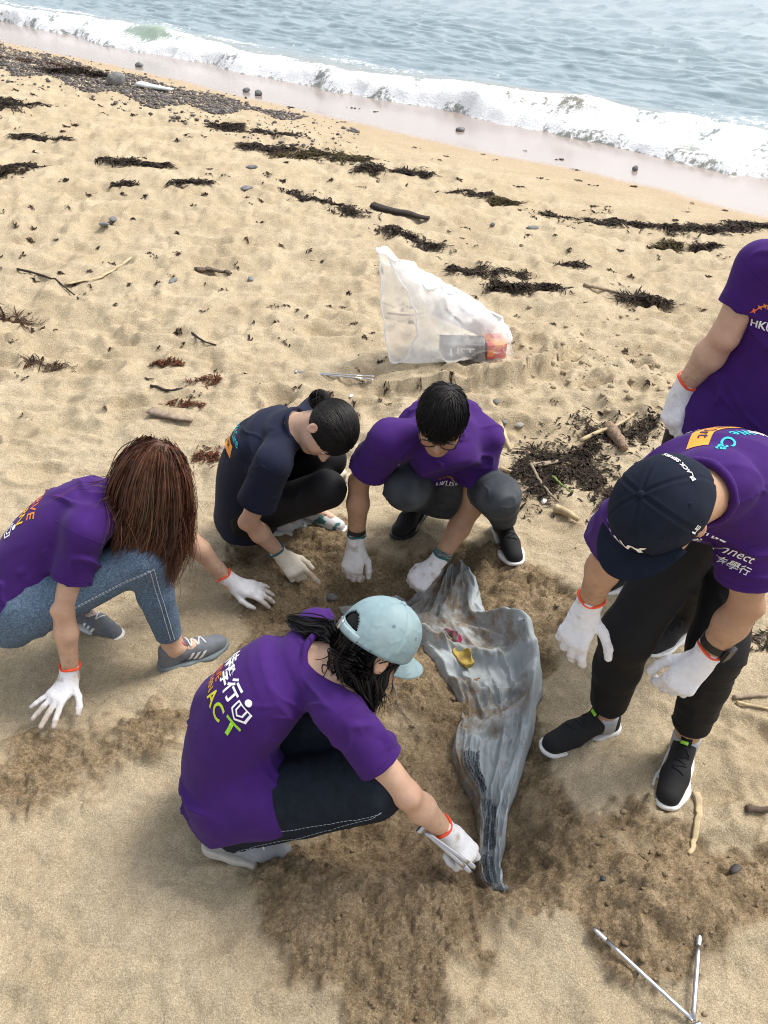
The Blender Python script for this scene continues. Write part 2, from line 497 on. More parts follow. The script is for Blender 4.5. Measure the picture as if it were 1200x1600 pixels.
# a wide sheet that carries the beach on behind and beside the modelled part, and the sea bed out to the horizon
def far_sheet():
    pts = []
    for s in (-1500, -40, -4, 0, 3, 7, 60, 400):
        for t in (-1500, -60, -20, 10, 40, 80, 1500):
            p = S0 + SN * s + SD * t
            zz = -0.55 + (0.07 * s if s < 0 else 0.115 * s) - 0.37 if s < 3 else -0.10
            pts.append((p[0], p[1], max(zz, -3.0) - 0.25))
    fs = [(i * 7 + j, i * 7 + j + 1, (i + 1) * 7 + j + 1, (i + 1) * 7 + j) for i in range(7) for j in range(6)]
    o = mesh_obj('terrain', pts, fs, bpy.data.materials['sand'], smooth=False)
    o['kind'] = 'structure'
far_sheet()

# ------------------------------------------------------------------ sea
SEA_Z = float(T(S0[0], S0[1], False)) 
def sea_material():
    m, nt, b, out = newmat('sea_water')
    N, L = nt.nodes, nt.links
    geo = N.new('ShaderNodeNewGeometry')
    def noise(sc, det=4.0, rg=0.6, vec=None):
        n = N.new('ShaderNodeTexNoise'); n.inputs['Scale'].default_value = sc; n.inputs['Detail'].default_value = det; n.inputs['Roughness'].default_value = rg
        L.new(vec or geo.outputs['Position'], n.inputs['Vector']); return n.outputs['Fac']
    fa = N.new('ShaderNodeAttribute'); fa.attribute_name = 'foam'
    si = N.new('ShaderNodeAttribute'); si.attribute_name = 'silt'
    add = N.new('ShaderNodeMath'); add.operation = 'ADD'
    n1 = noise(9.0, 8.0, 0.72)
    sub = N.new('ShaderNodeMath'); sub.operation = 'SUBTRACT'; L.new(n1, sub.inputs[0]); sub.inputs[1].default_value = 0.5
    mu = N.new('ShaderNodeMath'); mu.operation = 'MULTIPLY'; mu.inputs[1].default_value = 2.0; L.new(sub.outputs[0], mu.inputs[0])
    L.new(fa.outputs['Fac'], add.inputs[0]); L.new(mu.outputs[0], add.inputs[1])
    fm = N.new('ShaderNodeMapRange'); fm.inputs[1].default_value = 0.36; fm.inputs[2].default_value = 0.56; L.new(add.outputs[0], fm.inputs[0])
    wc = N.new('ShaderNodeMixRGB'); wc.inputs[1].default_value = (0.205, 0.268, 0.295, 1); wc.inputs[2].default_value = (0.26, 0.22, 0.15, 1)
    L.new(si.outputs['Fac'], wc.inputs[0])
    gr = N.new('ShaderNodeAttribute'); gr.attribute_name = 'green'
    wc2 = N.new('ShaderNodeMixRGB'); wc2.inputs[2].default_value = (0.30, 0.38, 0.30, 1); L.new(gr.outputs['Fac'], wc2.inputs[0]); L.new(wc.outputs[0], wc2.inputs[1])
    b.inputs['Roughness'].default_value = 0.24
    b.inputs['IOR'].default_value = 1.33
    b.inputs['Specular IOR Level'].default_value = 0.8
    L.new(wc2.outputs[0], b.inputs['Base Color'])
    bp = N.new('ShaderNodeBump'); bp.inputs['Strength'].default_value = 0.35; bp.inputs['Distance'].default_value = 0.03
    L.new(noise(7.0, 4.0), bp.inputs['Height']); L.new(bp.outputs[0], b.inputs['Normal'])
    fo = N.new('ShaderNodeBsdfPrincipled'); fo.inputs['Base Color'].default_value = (0.86, 0.87, 0.87, 1); fo.inputs['Roughness'].default_value = 0.75
    b2 = N.new('ShaderNodeBump'); b2.inputs['Strength'].default_value = 0.8; b2.inputs['Distance'].default_value = 0.03
    L.new(noise(26.0, 6.0, 0.7), b2.inputs['Height']); L.new(b2.outputs[0], fo.inputs['Normal'])
    ms = N.new('ShaderNodeMixShader'); L.new(fm.outputs[0], ms.inputs[0]); L.new(b.outputs[0], ms.inputs[1]); L.new(fo.outputs[0], ms.inputs[2])
    L.new(ms.outputs[0], out.inputs['Surface'])
    return m

def build_sea():
    ss = [0.9]; d = 0.045
    while ss[-1] > -7: ss.append(ss[-1] - 0.042)
    while ss[-1] > -900: d *= 1.05; ss.append(ss[-1] - d)
    tt = np.arange(-8.0, 20.0, 0.05)
    te = np.cumsum(0.05 * 1.14 ** np.arange(1, 66))
    tt = np.concatenate([-8.0 - te[::-1], tt, 20.0 + te])
    Sg, Tg = np.meshgrid(np.array(ss, f32), tt.astype(f32), indexing='ij')
    s, t = Sg.ravel(), Tg.ravel()
    x = S0[0] + SN[0] * s + SD[0] * t; y = S0[1] + SN[1] * s + SD[1] * t
    off = -s
    chop = sstep(1.5, 5.0, off)
    fade = 1 - sstep(60, 200, off)
    # wind chop
    h = 0.052 * (1 - 2 * np.abs(fbm2(t * 0.55 + 0.8 * s, s * 1.5 - .25 * t, 81, 3))) + 0.036 * np.clip(1 - 3.5 * np.abs(fbm2(t * 1.3 - s, s * 3.8 + .3 * t, 85, 2)), -0.3, 1) + 0.03 * noise2(t * 0.22, s * 0.5, 88)
    z = SEA_Z + h * (0.25 + 0.75 * chop) * fade
    # the breaker
    wob = 0.30 * noise2(t * 0.30, t * 0, 90) + 0.13 * noise2(t * 1.1, t * 0, 91)
    amp = 0.17 * (0.85 + 0.35 * noise2(t * 0.35, t * 0 + 5, 92))
    q = s + 2.05 - wob                       # 0 at the crest, positive landward
    prof = np.where(q > 0, np.exp(-(q / 0.28) ** 2), np.exp(-(q / 0.85) ** 2))
    z = z + amp * prof
    curl = np.maximum(np.exp(-((t - 2.5) / 0.75) ** 2), 0.6 * np.exp(-((t - 12.2) / 0.40) ** 2))
    z = z + curl * 0.10 * np.exp(-(q / 0.33) ** 2)
    lo = -1.42 + 0.26 * noise2(t * 0.45, t * 0 + 9, 94) + 0.14 * noise2(t * 1.7, t * 0 + 2, 95) + 0.05 * noise2(t * 6, t * 0 + 4, 93)
    foam = sstep(0.10, -0.16, s - lo) * (1 - sstep(-0.05, 0.32, -q)) * (0.70 + 0.30 * noise2(t * 2.2, s * 2.6, 99))
    face = curl * np.exp(-((q - 0.16) / 0.22) ** 2)
    foam = foam * (1 - 0.75 * np.clip(face * 1.3, 0, 1))
    lace = 0.42 * (1 - sstep(0.3, 2.4, -q)) * sstep(-0.1, 0.4, -q) * (0.55 + 0.75 * noise2(t * 0.7, s * 2.2, 96))
    foam = np.maximum(foam, lace)
    fz = np.clip(foam - 0.3, 0, 1)
    z = z + fz * (0.055 * np.abs(fbm2(t * 5, s * 5, 98, 4, 0.6)) + 0.02)
    x = x + fz * 0.06 * fbm2(t * 6, s * 6, 101, 2); y = y + fz * 0.06 * fbm2(t * 6 + 9, s * 6, 102, 2)
    # run the sheet under the sand at the swash
    bed = T(x, y, False)
    k = sstep(0.05, -0.25, s - lo)
    z = (bed - 0.05) * (1 - k) + z * k
    silt = np.clip((1 - sstep(1.2, 3.2, off)) * 0.6 + 0.65 * np.exp(-((t - 11.6) / 0.9) ** 2) * np.exp(-((q + 0.1) / 0.5) ** 2), 0, 1) * (1 - 0.8 * np.exp(-((t - 2.5) / 0.8) ** 2))
    nr, nc = Sg.shape
    idx = np.arange(nr * nc).reshape(nr, nc)
    quads = np.stack([idx[:-1, :-1], idx[1:, :-1], idx[1:, 1:], idx[:-1, 1:]], -1).reshape(-1, 4)
    o = mesh_obj('sea', np.stack([x, y, z], 1), quads, sea_material(), attrs={'foam': foam, 'silt': silt, 'green': np.clip(1.6 * np.exp(-((t - 2.5) / 0.9) ** 2) * np.exp(-((q - 0.1) / 0.4) ** 2), 0, 1)})
    o['kind'] = 'structure'
build_sea()

# ------------------------------------------------------------------ distance fields and their meshes
def rc(p, a, b, ra, rb):
    a = np.asarray(a, f32); ba = (np.asarray(b, f32) - a).astype(f32)
    pa = p - a
    t = np.clip(pa @ ba / f32(max(ba @ ba, 1e-9)), 0, 1)
    q = pa - t[:, None] * ba
    return np.sqrt(np.einsum('ij,ij->i', q, q)) - (f32(ra) + f32(rb - ra) * t)

def el(p, c, R, r):
    q = ((p - np.asarray(c, f32)) @ np.asarray(R, f32).T)
    r = np.asarray(r, f32)
    k0 = np.sqrt(((q / r) ** 2).sum(1)); k1 = np.sqrt(((q / r ** 2) ** 2).sum(1)) + 1e-9
    return k0 * (k0 - 1) / k1

def torus(p, c, ax, R, r):
    q = p - np.asarray(c, f32); h = q @ np.asarray(ax, f32)
    rad = np.sqrt(np.maximum((q * q).sum(1) - h * h, 0)) - f32(R)
    return np.sqrt(rad * rad + h * h) - f32(r)

def smin(a, b, k):
    h = np.maximum(k - np.abs(a - b), 0) / k
    return np.minimum(a, b) - h * h * (k * 0.25)

def smax(a, b, k): return -smin(-a, -b, k)

class Sweep:
    """elliptical sweep along a spine"""
    def __init__(s, pts, side, rx, ry):
        s.p = np.asarray(pts, f32); n = len(s.p)
        T_ = np.gradient(s.p, axis=0); s.t = T_ / np.linalg.norm(T_, axis=1, keepdims=True)
        sd = np.asarray(side, f32); sd = sd - (sd * s.t).sum(1)[:, None] * s.t
        s.s = sd / np.linalg.norm(sd, axis=1, keepdims=True)
        s.b = np.cross(s.t, s.s)            # towards the back
        s.rx = np.asarray(rx, f32); s.ry = np.asarray(ry, f32)
    def near(s, p):
        best = np.full(len(p), 1e9, f32); bi = np.zeros(len(p), int); bt = np.zeros(len(p), f32)
        for i in range(len(s.p) - 1):
            a = s.p[i]; ba = s.p[i + 1] - a
            pa = p - a
            t = np.clip(pa @ ba / (ba @ ba), 0, 1)
            q = pa - t[:, None] * ba
            d = (q * q).sum(1)
            m = d < best
            best[m] = d[m]; bi[m] = i; bt[m] = t[m]
        return bi, bt
    def __call__(s, p, infl=0.0):
        bi, bt = s.near(p)
        def lp(a): 
            return a[bi] + (a[bi + 1] - a[bi]) * (bt[:, None] if a.ndim == 2 else bt)
        c = lp(s.p); q = p - c
        S_, B_, T_ = lp(s.s), lp(s.b), lp(s.t)
        u = (q * S_).sum(1); v = (q * B_).sum(1); w = (q * T_).sum(1)
        rx = lp(s.rx) + infl; ry = lp(s.ry) + infl; rw = np.minimum(rx, ry)
        k0 = np.sqrt((u / rx) ** 2 + (v / ry) ** 2 + (w / rw) ** 2)
        k1 = np.sqrt((u / rx ** 2) ** 2 + (v / ry ** 2) ** 2 + (w / rw ** 2) ** 2) + 1e-6
        return k0 * (k0 - 1) / k1

from concurrent.futures import ThreadPoolExecutor
POOL = ThreadPoolExecutor(4)
def peval(fn, P, ch=24000):
    if len(P) <= ch: return fn(P)
    return np.concatenate(list(POOL.map(fn, [P[i:i + ch] for i in range(0, len(P), ch)])))

def grad(fn, p, e):
    g = np.zeros_like(p)
    for d in ((1, -1, -1), (-1, -1, 1), (-1, 1, -1), (1, 1, 1)):
        d = np.array(d, f32)
        g += d * peval(fn, p + d * f32(e * 0.6))[:, None]
    return g / (np.linalg.norm(g, axis=1, keepdims=True) + 1e-9)

def isosurf(fn, lo, hi, h, c=4, relax=2):
    lo = np.asarray(lo, f32); hi = np.asarray(hi, f32)
    M = np.maximum(np.ceil((hi - lo) / (h * c)).astype(int), 1) + 1
    N = (M - 1) * c + 1
    g = np.stack(np.meshgrid(*[np.arange(m) for m in M], indexing='ij'), -1).reshape(-1, 3)
    dc = peval(fn, (lo + g * f32(h * c)).astype(f32)).reshape(M)
    def corners(A):
        return np.stack([A[i:A.shape[0] - 1 + i, j:A.shape[1] - 1 + j, k:A.shape[2] - 1 + k] for i in (0, 1) for j in (0, 1) for k in (0, 1)])
    cc = corners(dc)
    act = (np.abs(cc).min(0) < c * h * 1.25) | ((cc < 0).any(0) & (cc > 0).any(0))
    D = np.full(N, 1.0, f32)
    sg = np.where(cc.mean(0) < 0, -1.0, 1.0).astype(f32)
    D[:-1, :-1, :-1] = sg.repeat(c, 0).repeat(c, 1).repeat(c, 2)
    am = np.zeros(N, bool); a2 = act.repeat(c, 0).repeat(c, 1).repeat(c, 2)
    am[:-1, :-1, :-1] = a2
    am[1:, :, :] |= am[:-1, :, :]; am[:, 1:, :] |= am[:, :-1, :]; am[:, :, 1:] |= am[:, :, :-1]
    ii = np.argwhere(am)
    D[am] = peval(fn, (lo + ii * f32(h)).astype(f32))
    S = D < 0
    n8 = corners(S.astype(np.int8)).sum(0)
    cells = np.argwhere((n8 > 0) & (n8 < 8))
    acc = np.zeros((len(cells), 3), f32); cnt = np.zeros(len(cells), f32)
    offs = [(i, j, k) for i in (0, 1) for j in (0, 1) for k in (0, 1)]
    vals = [D[cells[:, 0] + o[0], cells[:, 1] + o[1], cells[:, 2] + o[2]] for o in offs]
    for a in range(8):
        for b in range(a + 1, 8):
            oa, ob = offs[a], offs[b]
            if sum(abs(x - y) for x, y in zip(oa, ob)) != 1: continue
            va, vb = vals[a], vals[b]
            m = (va < 0) != (vb < 0)
            t = np.where(m, va / np.where(m, va - vb, 1), 0)
            pt = np.asarray(oa, f32) + t[:, None] * (np.asarray(ob, f32) - np.asarray(oa, f32))
            acc[m] += pt[m]; cnt[m] += 1
    vp = lo + (cells + acc / cnt[:, None]) * f32(h)
    vid = np.full(np.array(N) - 1, -1, np.int64); vid[tuple(cells.T)] = np.arange(len(cells))
    quads = []
    for ax in range(3):
        sl0 = [slice(None)] * 3; sl1 = [slice(None)] * 3
        sl0[ax] = slice(0, -1); sl1[ax] = slice(1, None)
        ch = S[tuple(sl0)] != S[tuple(sl1)]
        e = np.argwhere(ch)
        o1, o2 = [(1, 2), (2, 0), (0, 1)][ax]
        ok = (e[:, o1] > 0) & (e[:, o2] > 0) & (e[:, o1] < N[o1] - 1) & (e[:, o2] < N[o2] - 1)
        e = e[ok]
        ins = S[tuple(e.T)]
        def cid(d1, d2):
            q = e.copy(); q[:, o1] -= d1; q[:, o2] -= d2
            return vid[tuple(q.T)]
        Q = np.stack([cid(1, 1), cid(0, 1), cid(0, 0), cid(1, 0)], 1)
        Q[~ins] = Q[~ins][:, ::-1]
        quads.append(Q)
    quads = np.concatenate(quads)
    quads = quads[(quads >= 0).all(1)]
    vp = vp.astype(f32)
    for k in range(relax):
        n = grad(fn, vp, h * 0.5); d = np.clip(peval(fn, vp), -h, h)
        vp = (vp - n * d[:, None] * 0.8).astype(f32)
    return vp, quads, grad(fn, vp, h * 0.6)

def bounds(pts, m):
    P = np.array(pts); return P.min(0) - m, P.max(0) + m

def project(bvh, o, d, dist=0.6):
    h = bvh.ray_cast(Vector(o), Vector(d), dist)
    return (np.array(h[0]), np.array(h[1])) if h[0] is not None else None

def bvh_of(v, q): return BVHTree.FromPolygons([tuple(map(float, a)) for a in v], [tuple(map(int, b)) for b in q])

# ------------------------------------------------------------------ lettering
def text_geo(body, size, bold=0.0, align='CENTER', space=1.0):
    cu = bpy.data.curves.new('txt', 'FONT'); cu.body = body; cu.size = size; cu.align_x = align
    cu.offset = bold * size; cu.resolution_u = 3; cu.space_character = space
    o = bpy.data.objects.new('txt', cu); col.objects.link(o)
    dg = bpy.context.evaluated_depsgraph_get(); dg.update()
    me = o.evaluated_get(dg).to_mesh()
    bm = bmesh.new(); bm.from_mesh(me)
    o.evaluated_get(dg).to_mesh_clear()
    bpy.data.objects.remove(o); bpy.data.curves.remove(cu)
    bmesh.ops.remove_doubles(bm, verts=bm.verts, dist=size * 1e-4)
    return refine(bm, max(size * 0.16, 0.004))

def refine(bm, L):
    bmesh.ops.triangulate(bm, faces=bm.faces)
    for k in range(7):
        es = [e for e in bm.edges if e.calc_length() > L]
        if not es: break
        bmesh.ops.subdivide_edges(bm, edges=es, cuts=1)
        bmesh.ops.triangulate(bm, faces=bm.faces)
    bm.verts.ensure_lookup_table()
    v = np.array([q.co[:] for q in bm.verts]).reshape(-1, 3); f = [tuple(q.index for q in p.verts) for p in bm.faces]
    bm.free()
    return v[:, :2], f

def shape_geo(polys, L=0.006):
    bm = bmesh.new()
    for P in polys:
        vs_ = [bm.verts.new((x, y, 0)) for x, y in P]
        bm.faces.new(vs_)
    return refine(bm, L)

def circle(cx, cy, r, n=16, a0=0, a1=2 * math.pi):
    return [(cx + r * math.cos(a0 + (a1 - a0) * k / n), cy + r * math.sin(a0 + (a1 - a0) * k / n)) for k in range(n)]

def strip(pts, w):
    """polygon quads for a thick polyline"""
    out = []
    for (a, b) in zip(pts[:-1], pts[1:]):
        a = np.array(a); b = np.array(b); n = np.array([-(b - a)[1], (b - a)[0]]); n = n / (np.linalg.norm(n) + 1e-9) * w / 2
        e = (b - a) / (np.linalg.norm(b - a) + 1e-9) * w * 0.4
        out.append([tuple(a - n - e), tuple(b - n + e), tuple(b + n + e), tuple(a + n - e)])
    return out

def arc(P, R, y0=0.0):
    """bend flat lettering into a smile of radius R"""
    P = np.asarray(P); a = P[:, 0] / R; r = R - (P[:, 1] - y0)
    return np.stack([r * np.sin(a), R - r * np.cos(a) + y0], 1)

class Decal:
    """flat print laid on a curved surface: placed on a plane, then projected"""
    def __init__(s, bvh, origin, ex, ey, off=0.0016, back=0.25):
        s.b = bvh; s.o = np.asarray(origin, float); s.ex = nrm(ex); ey = np.asarray(ey, float)
        s.ey = nrm(ey - (ey @ s.ex) * s.ex); s.n = np.cross(s.ex, s.ey); s.off = off; s.back = back
    def put(s, name, v2, faces, m, parent, colour=None, at=(0, 0), rot=0.0, lift=0.0):
        c, si = math.cos(rot), math.sin(rot)
        v2 = np.asarray(v2); x = v2[:, 0] * c - v2[:, 1] * si + at[0]; y = v2[:, 0] * si + v2[:, 1] * c + at[1]
        out = []; ok = []
        for a, b in zip(x, y):
            h = project(s.b, s.o + a * s.ex + b * s.ey + s.n * s.back, -s.n, 2 * s.back + 0.15)
            if h is None or h[1] @ s.n < 0.02: out.append(np.zeros(3)); ok.append(False)
            else: out.append(h[0] + h[1] * (s.off + lift)); ok.append(True)
        fs = [f for f in faces if all(ok[i] for i in f)]
        if not fs: return None
        V_ = np.array(out)
        fs = [f for f in fs if max(np.linalg.norm(V_[f[0]] - V_[f[1]]), np.linalg.norm(V_[f[1]] - V_[f[2]]), np.linalg.norm(V_[f[0]] - V_[f[2]])) < 0.06]
        used = sorted({i for f in fs for i in f}); mp = {i: k for k, i in enumerate(used)}
        if not used: return None
        return mesh_obj(name, V_[used], [tuple(mp[i] for i in f) for f in fs], m, parent, attrs={'tint': np.broadcast_to(np.asarray(colour if colour is not None else (1, 1, 1), f32), (len(used), 3))} if colour is not None else None)

# ------------------------------------------------------------------ materials for people
SKIN = mat('skin', (0.56, 0.36, 0.25), 0.5, 0.10, 22, bump=0.25, bscale=420, attr='tint', spec=0.4, c2=(0.50, 0.27, 0.18), c2scale=60, c2lo=0.56, c2hi=0.95)
SKIN_TAN = mat('skin_tanned', (0.44, 0.262, 0.162), 0.5, 0.10, 22, bump=0.25, bscale=420, attr='tint', spec=0.4, c2=(0.38, 0.20, 0.12), c2scale=60, c2lo=0.56, c2hi=0.95)
PURPLE = mat('purple_cotton', (0.048, 0.0125, 0.130), 0.9, 0.10, 20, bump=0.35, bscale=900, bdist=0.0008, sheen=0.04, spec=0.2, bump2=0.30, b2scale=6.0)
NAVY = mat('navy_cotton', (0.012, 0.015, 0.034), 0.9, 0.12, 20, bump=0.35, bscale=900, bdist=0.0008, sheen=0.04, spec=0.2, bump2=0.30, b2scale=6.0)
DENIM_WASH = mat('acid_washed_denim', (0.072, 0.112, 0.172), 0.9, 0.2, 90, bump=0.5, bscale=700, bdist=0.001, spec=0.2, c2=(0.21, 0.285, 0.37), c2scale=230, c2lo=0.42, c2hi=0.80, bump2=0.35, b2scale=9)
DENIM_DARK = mat('dark_denim', (0.010, 0.014, 0.022), 0.9, 0.25, 40, bump=0.4, bscale=700, bdist=0.001, spec=0.2, bump2=0.35, b2scale=8)
DENIM_GREY = mat('charcoal_denim', (0.050, 0.056, 0.064), 0.9, 0.25, 18, bump=0.4, bscale=700, bdist=0.001, spec=0.2, c2=(0.11, 0.122, 0.134), c2scale=6, c2lo=0.5, c2hi=0.75, bump2=0.35, b2scale=8)
BLACK_CLOTH = mat('black_polyester', (0.0075, 0.0075, 0.009), 0.75, 0.15, 30, bump=0.3, bscale=800, bdist=0.0008, spec=0.3, bump2=0.35, b2scale=8)
GLOVE = mat('white_knit_glove', (0.80, 0.80, 0.82), 0.95, 0.05, 60, bump=0.8, bscale=300, bdist=0.0022, spec=0.12, c2=(0.42, 0.33, 0.24), c2scale=24, c2lo=0.58, c2hi=0.80, attr='tint')
GLOVE_DIRTY = mat('sandy_knit_glove', (0.74, 0.73, 0.72), 0.95, 0.05, 60, bump=0.55, bscale=420, bdist=0.0018, spec=0.15, c2=(0.30, 0.21, 0.13), c2scale=22, c2lo=0.54, c2hi=0.72, attr='tint')
GLOVE_CREAM = mat('cream_rubbery_glove', (0.72, 0.66, 0.54), 0.6, 0.06, 40, bump=0.2, bscale=300, spec=0.3, c2=(0.36, 0.26, 0.16), c2scale=24, c2lo=0.60, c2hi=0.75, attr='tint')
ORANGE = mat('orange_elastic', (0.85, 0.10, 0.035), 0.8, 0.1, 80, bump=0.4, bscale=600)
TEAL = mat('teal_elastic', (0.03, 0.14, 0.15), 0.8, 0.2, 80, bump=0.4, bscale=600)
HAIR_BLACK = mat('black_hair', (0.0095, 0.0085, 0.0085), 0.55, 0.3, 80, spec=0.22, attr='tint')
HAIR_BROWN = mat('red_brown_hair', (0.095, 0.040, 0.022), 0.5, 0.3, 60, spec=0.3, attr='tint')
PRINT = mat('ink_print', (1, 1, 1), 0.7, 0.03, 60, spec=0.3, attr='tint')
CAP_BLUE = mat('washed_blue_cotton', (0.215, 0.305, 0.330), 0.92, 0.10, 22, bump=0.4, bscale=800, bdist=0.0008, spec=0.2, c2=(0.27, 0.36, 0.38), c2scale=14, bump2=0.2, b2scale=30)
CAP_NAVY = mat('navy_wool', (0.008, 0.012, 0.025), 0.9, 0.15, 30, bump=0.4, bscale=900, bdist=0.0008, spec=0.2)
METAL = mat('stainless_steel', (0.46, 0.46, 0.48), 0.32, 0.08, 40, metal=1.0, c2=(0.35, 0.31, 0.26), c2scale=18, c2lo=0.62, c2hi=0.75)
BLACK_PLASTIC = mat('black_plastic', (0.012, 0.012, 0.013), 0.4, 0.1, 40)
WHITE_FOAM = mat('white_rubber_sole', (0.72, 0.72, 0.70), 0.7, 0.08, 40, c2=(0.42, 0.34, 0.25), c2scale=30, c2lo=0.6, c2hi=0.75)
SHOE_BLACK = mat('black_mesh_fabric', (0.011, 0.011, 0.012), 0.85, 0.2, 200, bump=0.6, bscale=650, bdist=0.001, c2=(0.10, 0.08, 0.06), c2scale=60, c2lo=0.68, c2hi=0.82)
SHOE_GREY = mat('slate_suede', (0.145, 0.158, 0.178), 0.9, 0.15, 60, bump=0.3, bscale=600, c2=(0.22, 0.18, 0.14), c2scale=20, c2lo=0.6, c2hi=0.8)
SHOE_LIGHT = mat('pale_grey_canvas', (0.27, 0.28, 0.295), 0.9, 0.10, 60, bump=0.4, bscale=600, c2=(0.28, 0.24, 0.18), c2scale=18, c2lo=0.6, c2hi=0.8)
SHOE_WHITE = mat('white_leather', (0.60, 0.60, 0.60), 0.6, 0.10, 60, c2=(0.05, 0.16, 0.14), c2scale=16, c2lo=0.60, c2hi=0.63)
LACE_WHITE = mat('white_lace', (0.74, 0.74, 0.74), 0.9, 0.1, 90)
LACE_PINK = mat('pink_lace', (0.42, 0.12, 0.22), 0.9, 0.3, 90)
LACE_BLACK = mat('black_lace', (0.015, 0.015, 0.016), 0.9, 0.1, 90)
CORAL = mat('coral_lining', (0.70, 0.20, 0.20), 0.9, 0.1, 60)
SOLE_GREY = mat('grey_rubber_sole', (0.16, 0.19, 0.20), 0.8, 0.1, 60)
SOCK = mat('grey_sock', (0.42, 0.43, 0.46), 0.95, 0.08, 90, bump=0.4, bscale=500)
LIME = mat('lime_tab', (0.35, 0.72, 0.06), 0.8, 0.1, 60)
EYE = mat('eye_white', (0.7, 0.68, 0.66), 0.2, 0.03, 60)
IRIS = mat('dark_iris', (0.012, 0.008, 0.006), 0.15, 0.1, 60)
STITCH = mat('pale_stitching', (0.42, 0.47, 0.52), 0.9, 0.2, 60)

# ------------------------------------------------------------------ pieces of people
HC = (-0.005, 0.0, 0.030); HR = (0.098, 0.078, 0.092)

def head_sdf(q, k=1.0):
    """q in head coordinates (forward, left, up), life size"""
    I = np.eye(3)
    a = np.abs(q[:, 1]); m = np.stack([q[:, 0], a, q[:, 2]], 1)
    d = el(q, HC, I, HR)
    d = smin(d, el(q, (0.030, 0, -0.035), I, (0.066, 0.063, 0.082)), 0.03)
    d = smin(d, el(q, (0.062, 0, -0.094), I, (0.030, 0.032, 0.024)), 0.03)
    d = smin(d, el(m, (0.055, 0.040, -0.030), I, (0.030, 0.024, 0.030)), 0.025)       # cheeks
    d = smin(d, el(q, (0.078, 0, 0.022), I, (0.016, 0.050, 0.012)), 0.015)             # brow
    d = smax(d, -(np.sqrt(((m - np.array([0.105, 0.033, 0.002], f32)) ** 2).sum(1)) - 0.018), 0.012)
    d = smin(d, rc(q, (0.090, 0, 0.004), (0.112, 0, -0.030), 0.007, 0.012), 0.012)
    d = smin(d, el(m, (0.100, 0.012, -0.034), I, (0.010, 0.008, 0.008)), 0.008)
    d = smin(d, el(q, (0.090, 0, -0.061), I, (0.010, 0.024, 0.006)), 0.006)
    d = smin(d, el(q, (0.088, 0, -0.071), I, (0.011, 0.021, 0.006)), 0.006)
    e = el(m, (-0.008, 0.080, -0.006), nrm_rows([[0.96, 0.25, 0.1], [-0.25, 0.97, 0], [-0.1, 0, 1]]), (0.019, 0.009, 0.031))
    e = smax(e, -el(m, (-0.004, 0.089, -0.004), I, (0.011, 0.006, 0.019)), 0.006)
    return smin(d, e, 0.008)

def nrm_rows(M): return np.array([nrm(r) for r in M])

def hand_fn(wr, d, n, side, pose, k=1.0):
    """returns (fn, sample points) of a gloved hand. side +1 right, -1 left"""
    X = nrm(d); Z = nrm(np.asarray(n) - (np.asarray(n) @ X) * X); Y = np.cross(Z, X) * side
    def W(x, y, z): return wr + k * (x * X + y * Y + z * Z)
    curls, spread, thumb = pose
    prims = []
    kn = [(0.086, 0.029), (0.090, 0.010), (0.086, -0.010), (0.077, -0.027)]
    sc = [0.96, 1.05, 0.98, 0.80]
    rr = [0.0115, 0.0118, 0.0112, 0.0102]
    for (kx, ky) in kn:
        prims.append((W(0.012, ky * 0.55, 0), W(kx, ky, 0.001), 0.0155 * k, 0.0135 * k, 'palm'))
    prims.append((W(0.02, 0.020, -0.006), W(0.06, 0.026, -0.006), 0.016 * k, 0.013 * k, 'palm'))
    pts = [W(0, 0, 0)]
    fingers = []
    for i in range(4):
        ang = math.radians((7, 1.5, -4, -10)[i] * spread)
        base = np.array([kn[i][0], kn[i][1], 0.0]); cd = 0.0
        fd = np.array([math.cos(ang), math.sin(ang)])
        cu = curls[i] if isinstance(curls[0], (list, tuple)) else curls
        p0 = base; ch = []
        for j, L in enumerate((0.043, 0.027, 0.023)):
            cd += math.radians(cu[j])
            v = np.array([fd[0] * math.cos(cd), fd[1] * math.cos(cd), -math.sin(cd)])
            p1 = p0 + v * L * sc[i]
            r0 = rr[i] * (1 - 0.07 * j); r1 = rr[i] * (1 - 0.07 * (j + 1))
            ch.append((W(*p0), W(*p1), r0 * k, r1 * k)); p0 = p1
        fingers.append(ch); pts += [c[1] for c in ch]
    th = []
    p0 = np.array([0.022, 0.026, -0.008])
    for v, L, r0, r1 in zip(thumb, (0.042, 0.033, 0.026), (0.0145, 0.0125, 0.0115), (0.0125, 0.0115, 0.0100)):
        v = nrm(v); p1 = p0 + v * L; th.append((W(*p0), W(*p1), r0 * k, r1 * k)); p0 = p1
    pts += [c[1] for c in th]
    def fn(p):
        D = None
        for a, b, ra, rb, _ in prims:
            q = rc(p, a, b, ra, rb); D = q if D is None else smin(D, q, 0.016)
        for ch in fingers + [th]:
            q = None
            for a, b, ra, rb in ch:
                z = rc(p, a, b, ra, rb); q = z if q is None else smin(q, z, 0.004)
            D = smin(D, q, 0.008)
        return D
    return fn, pts

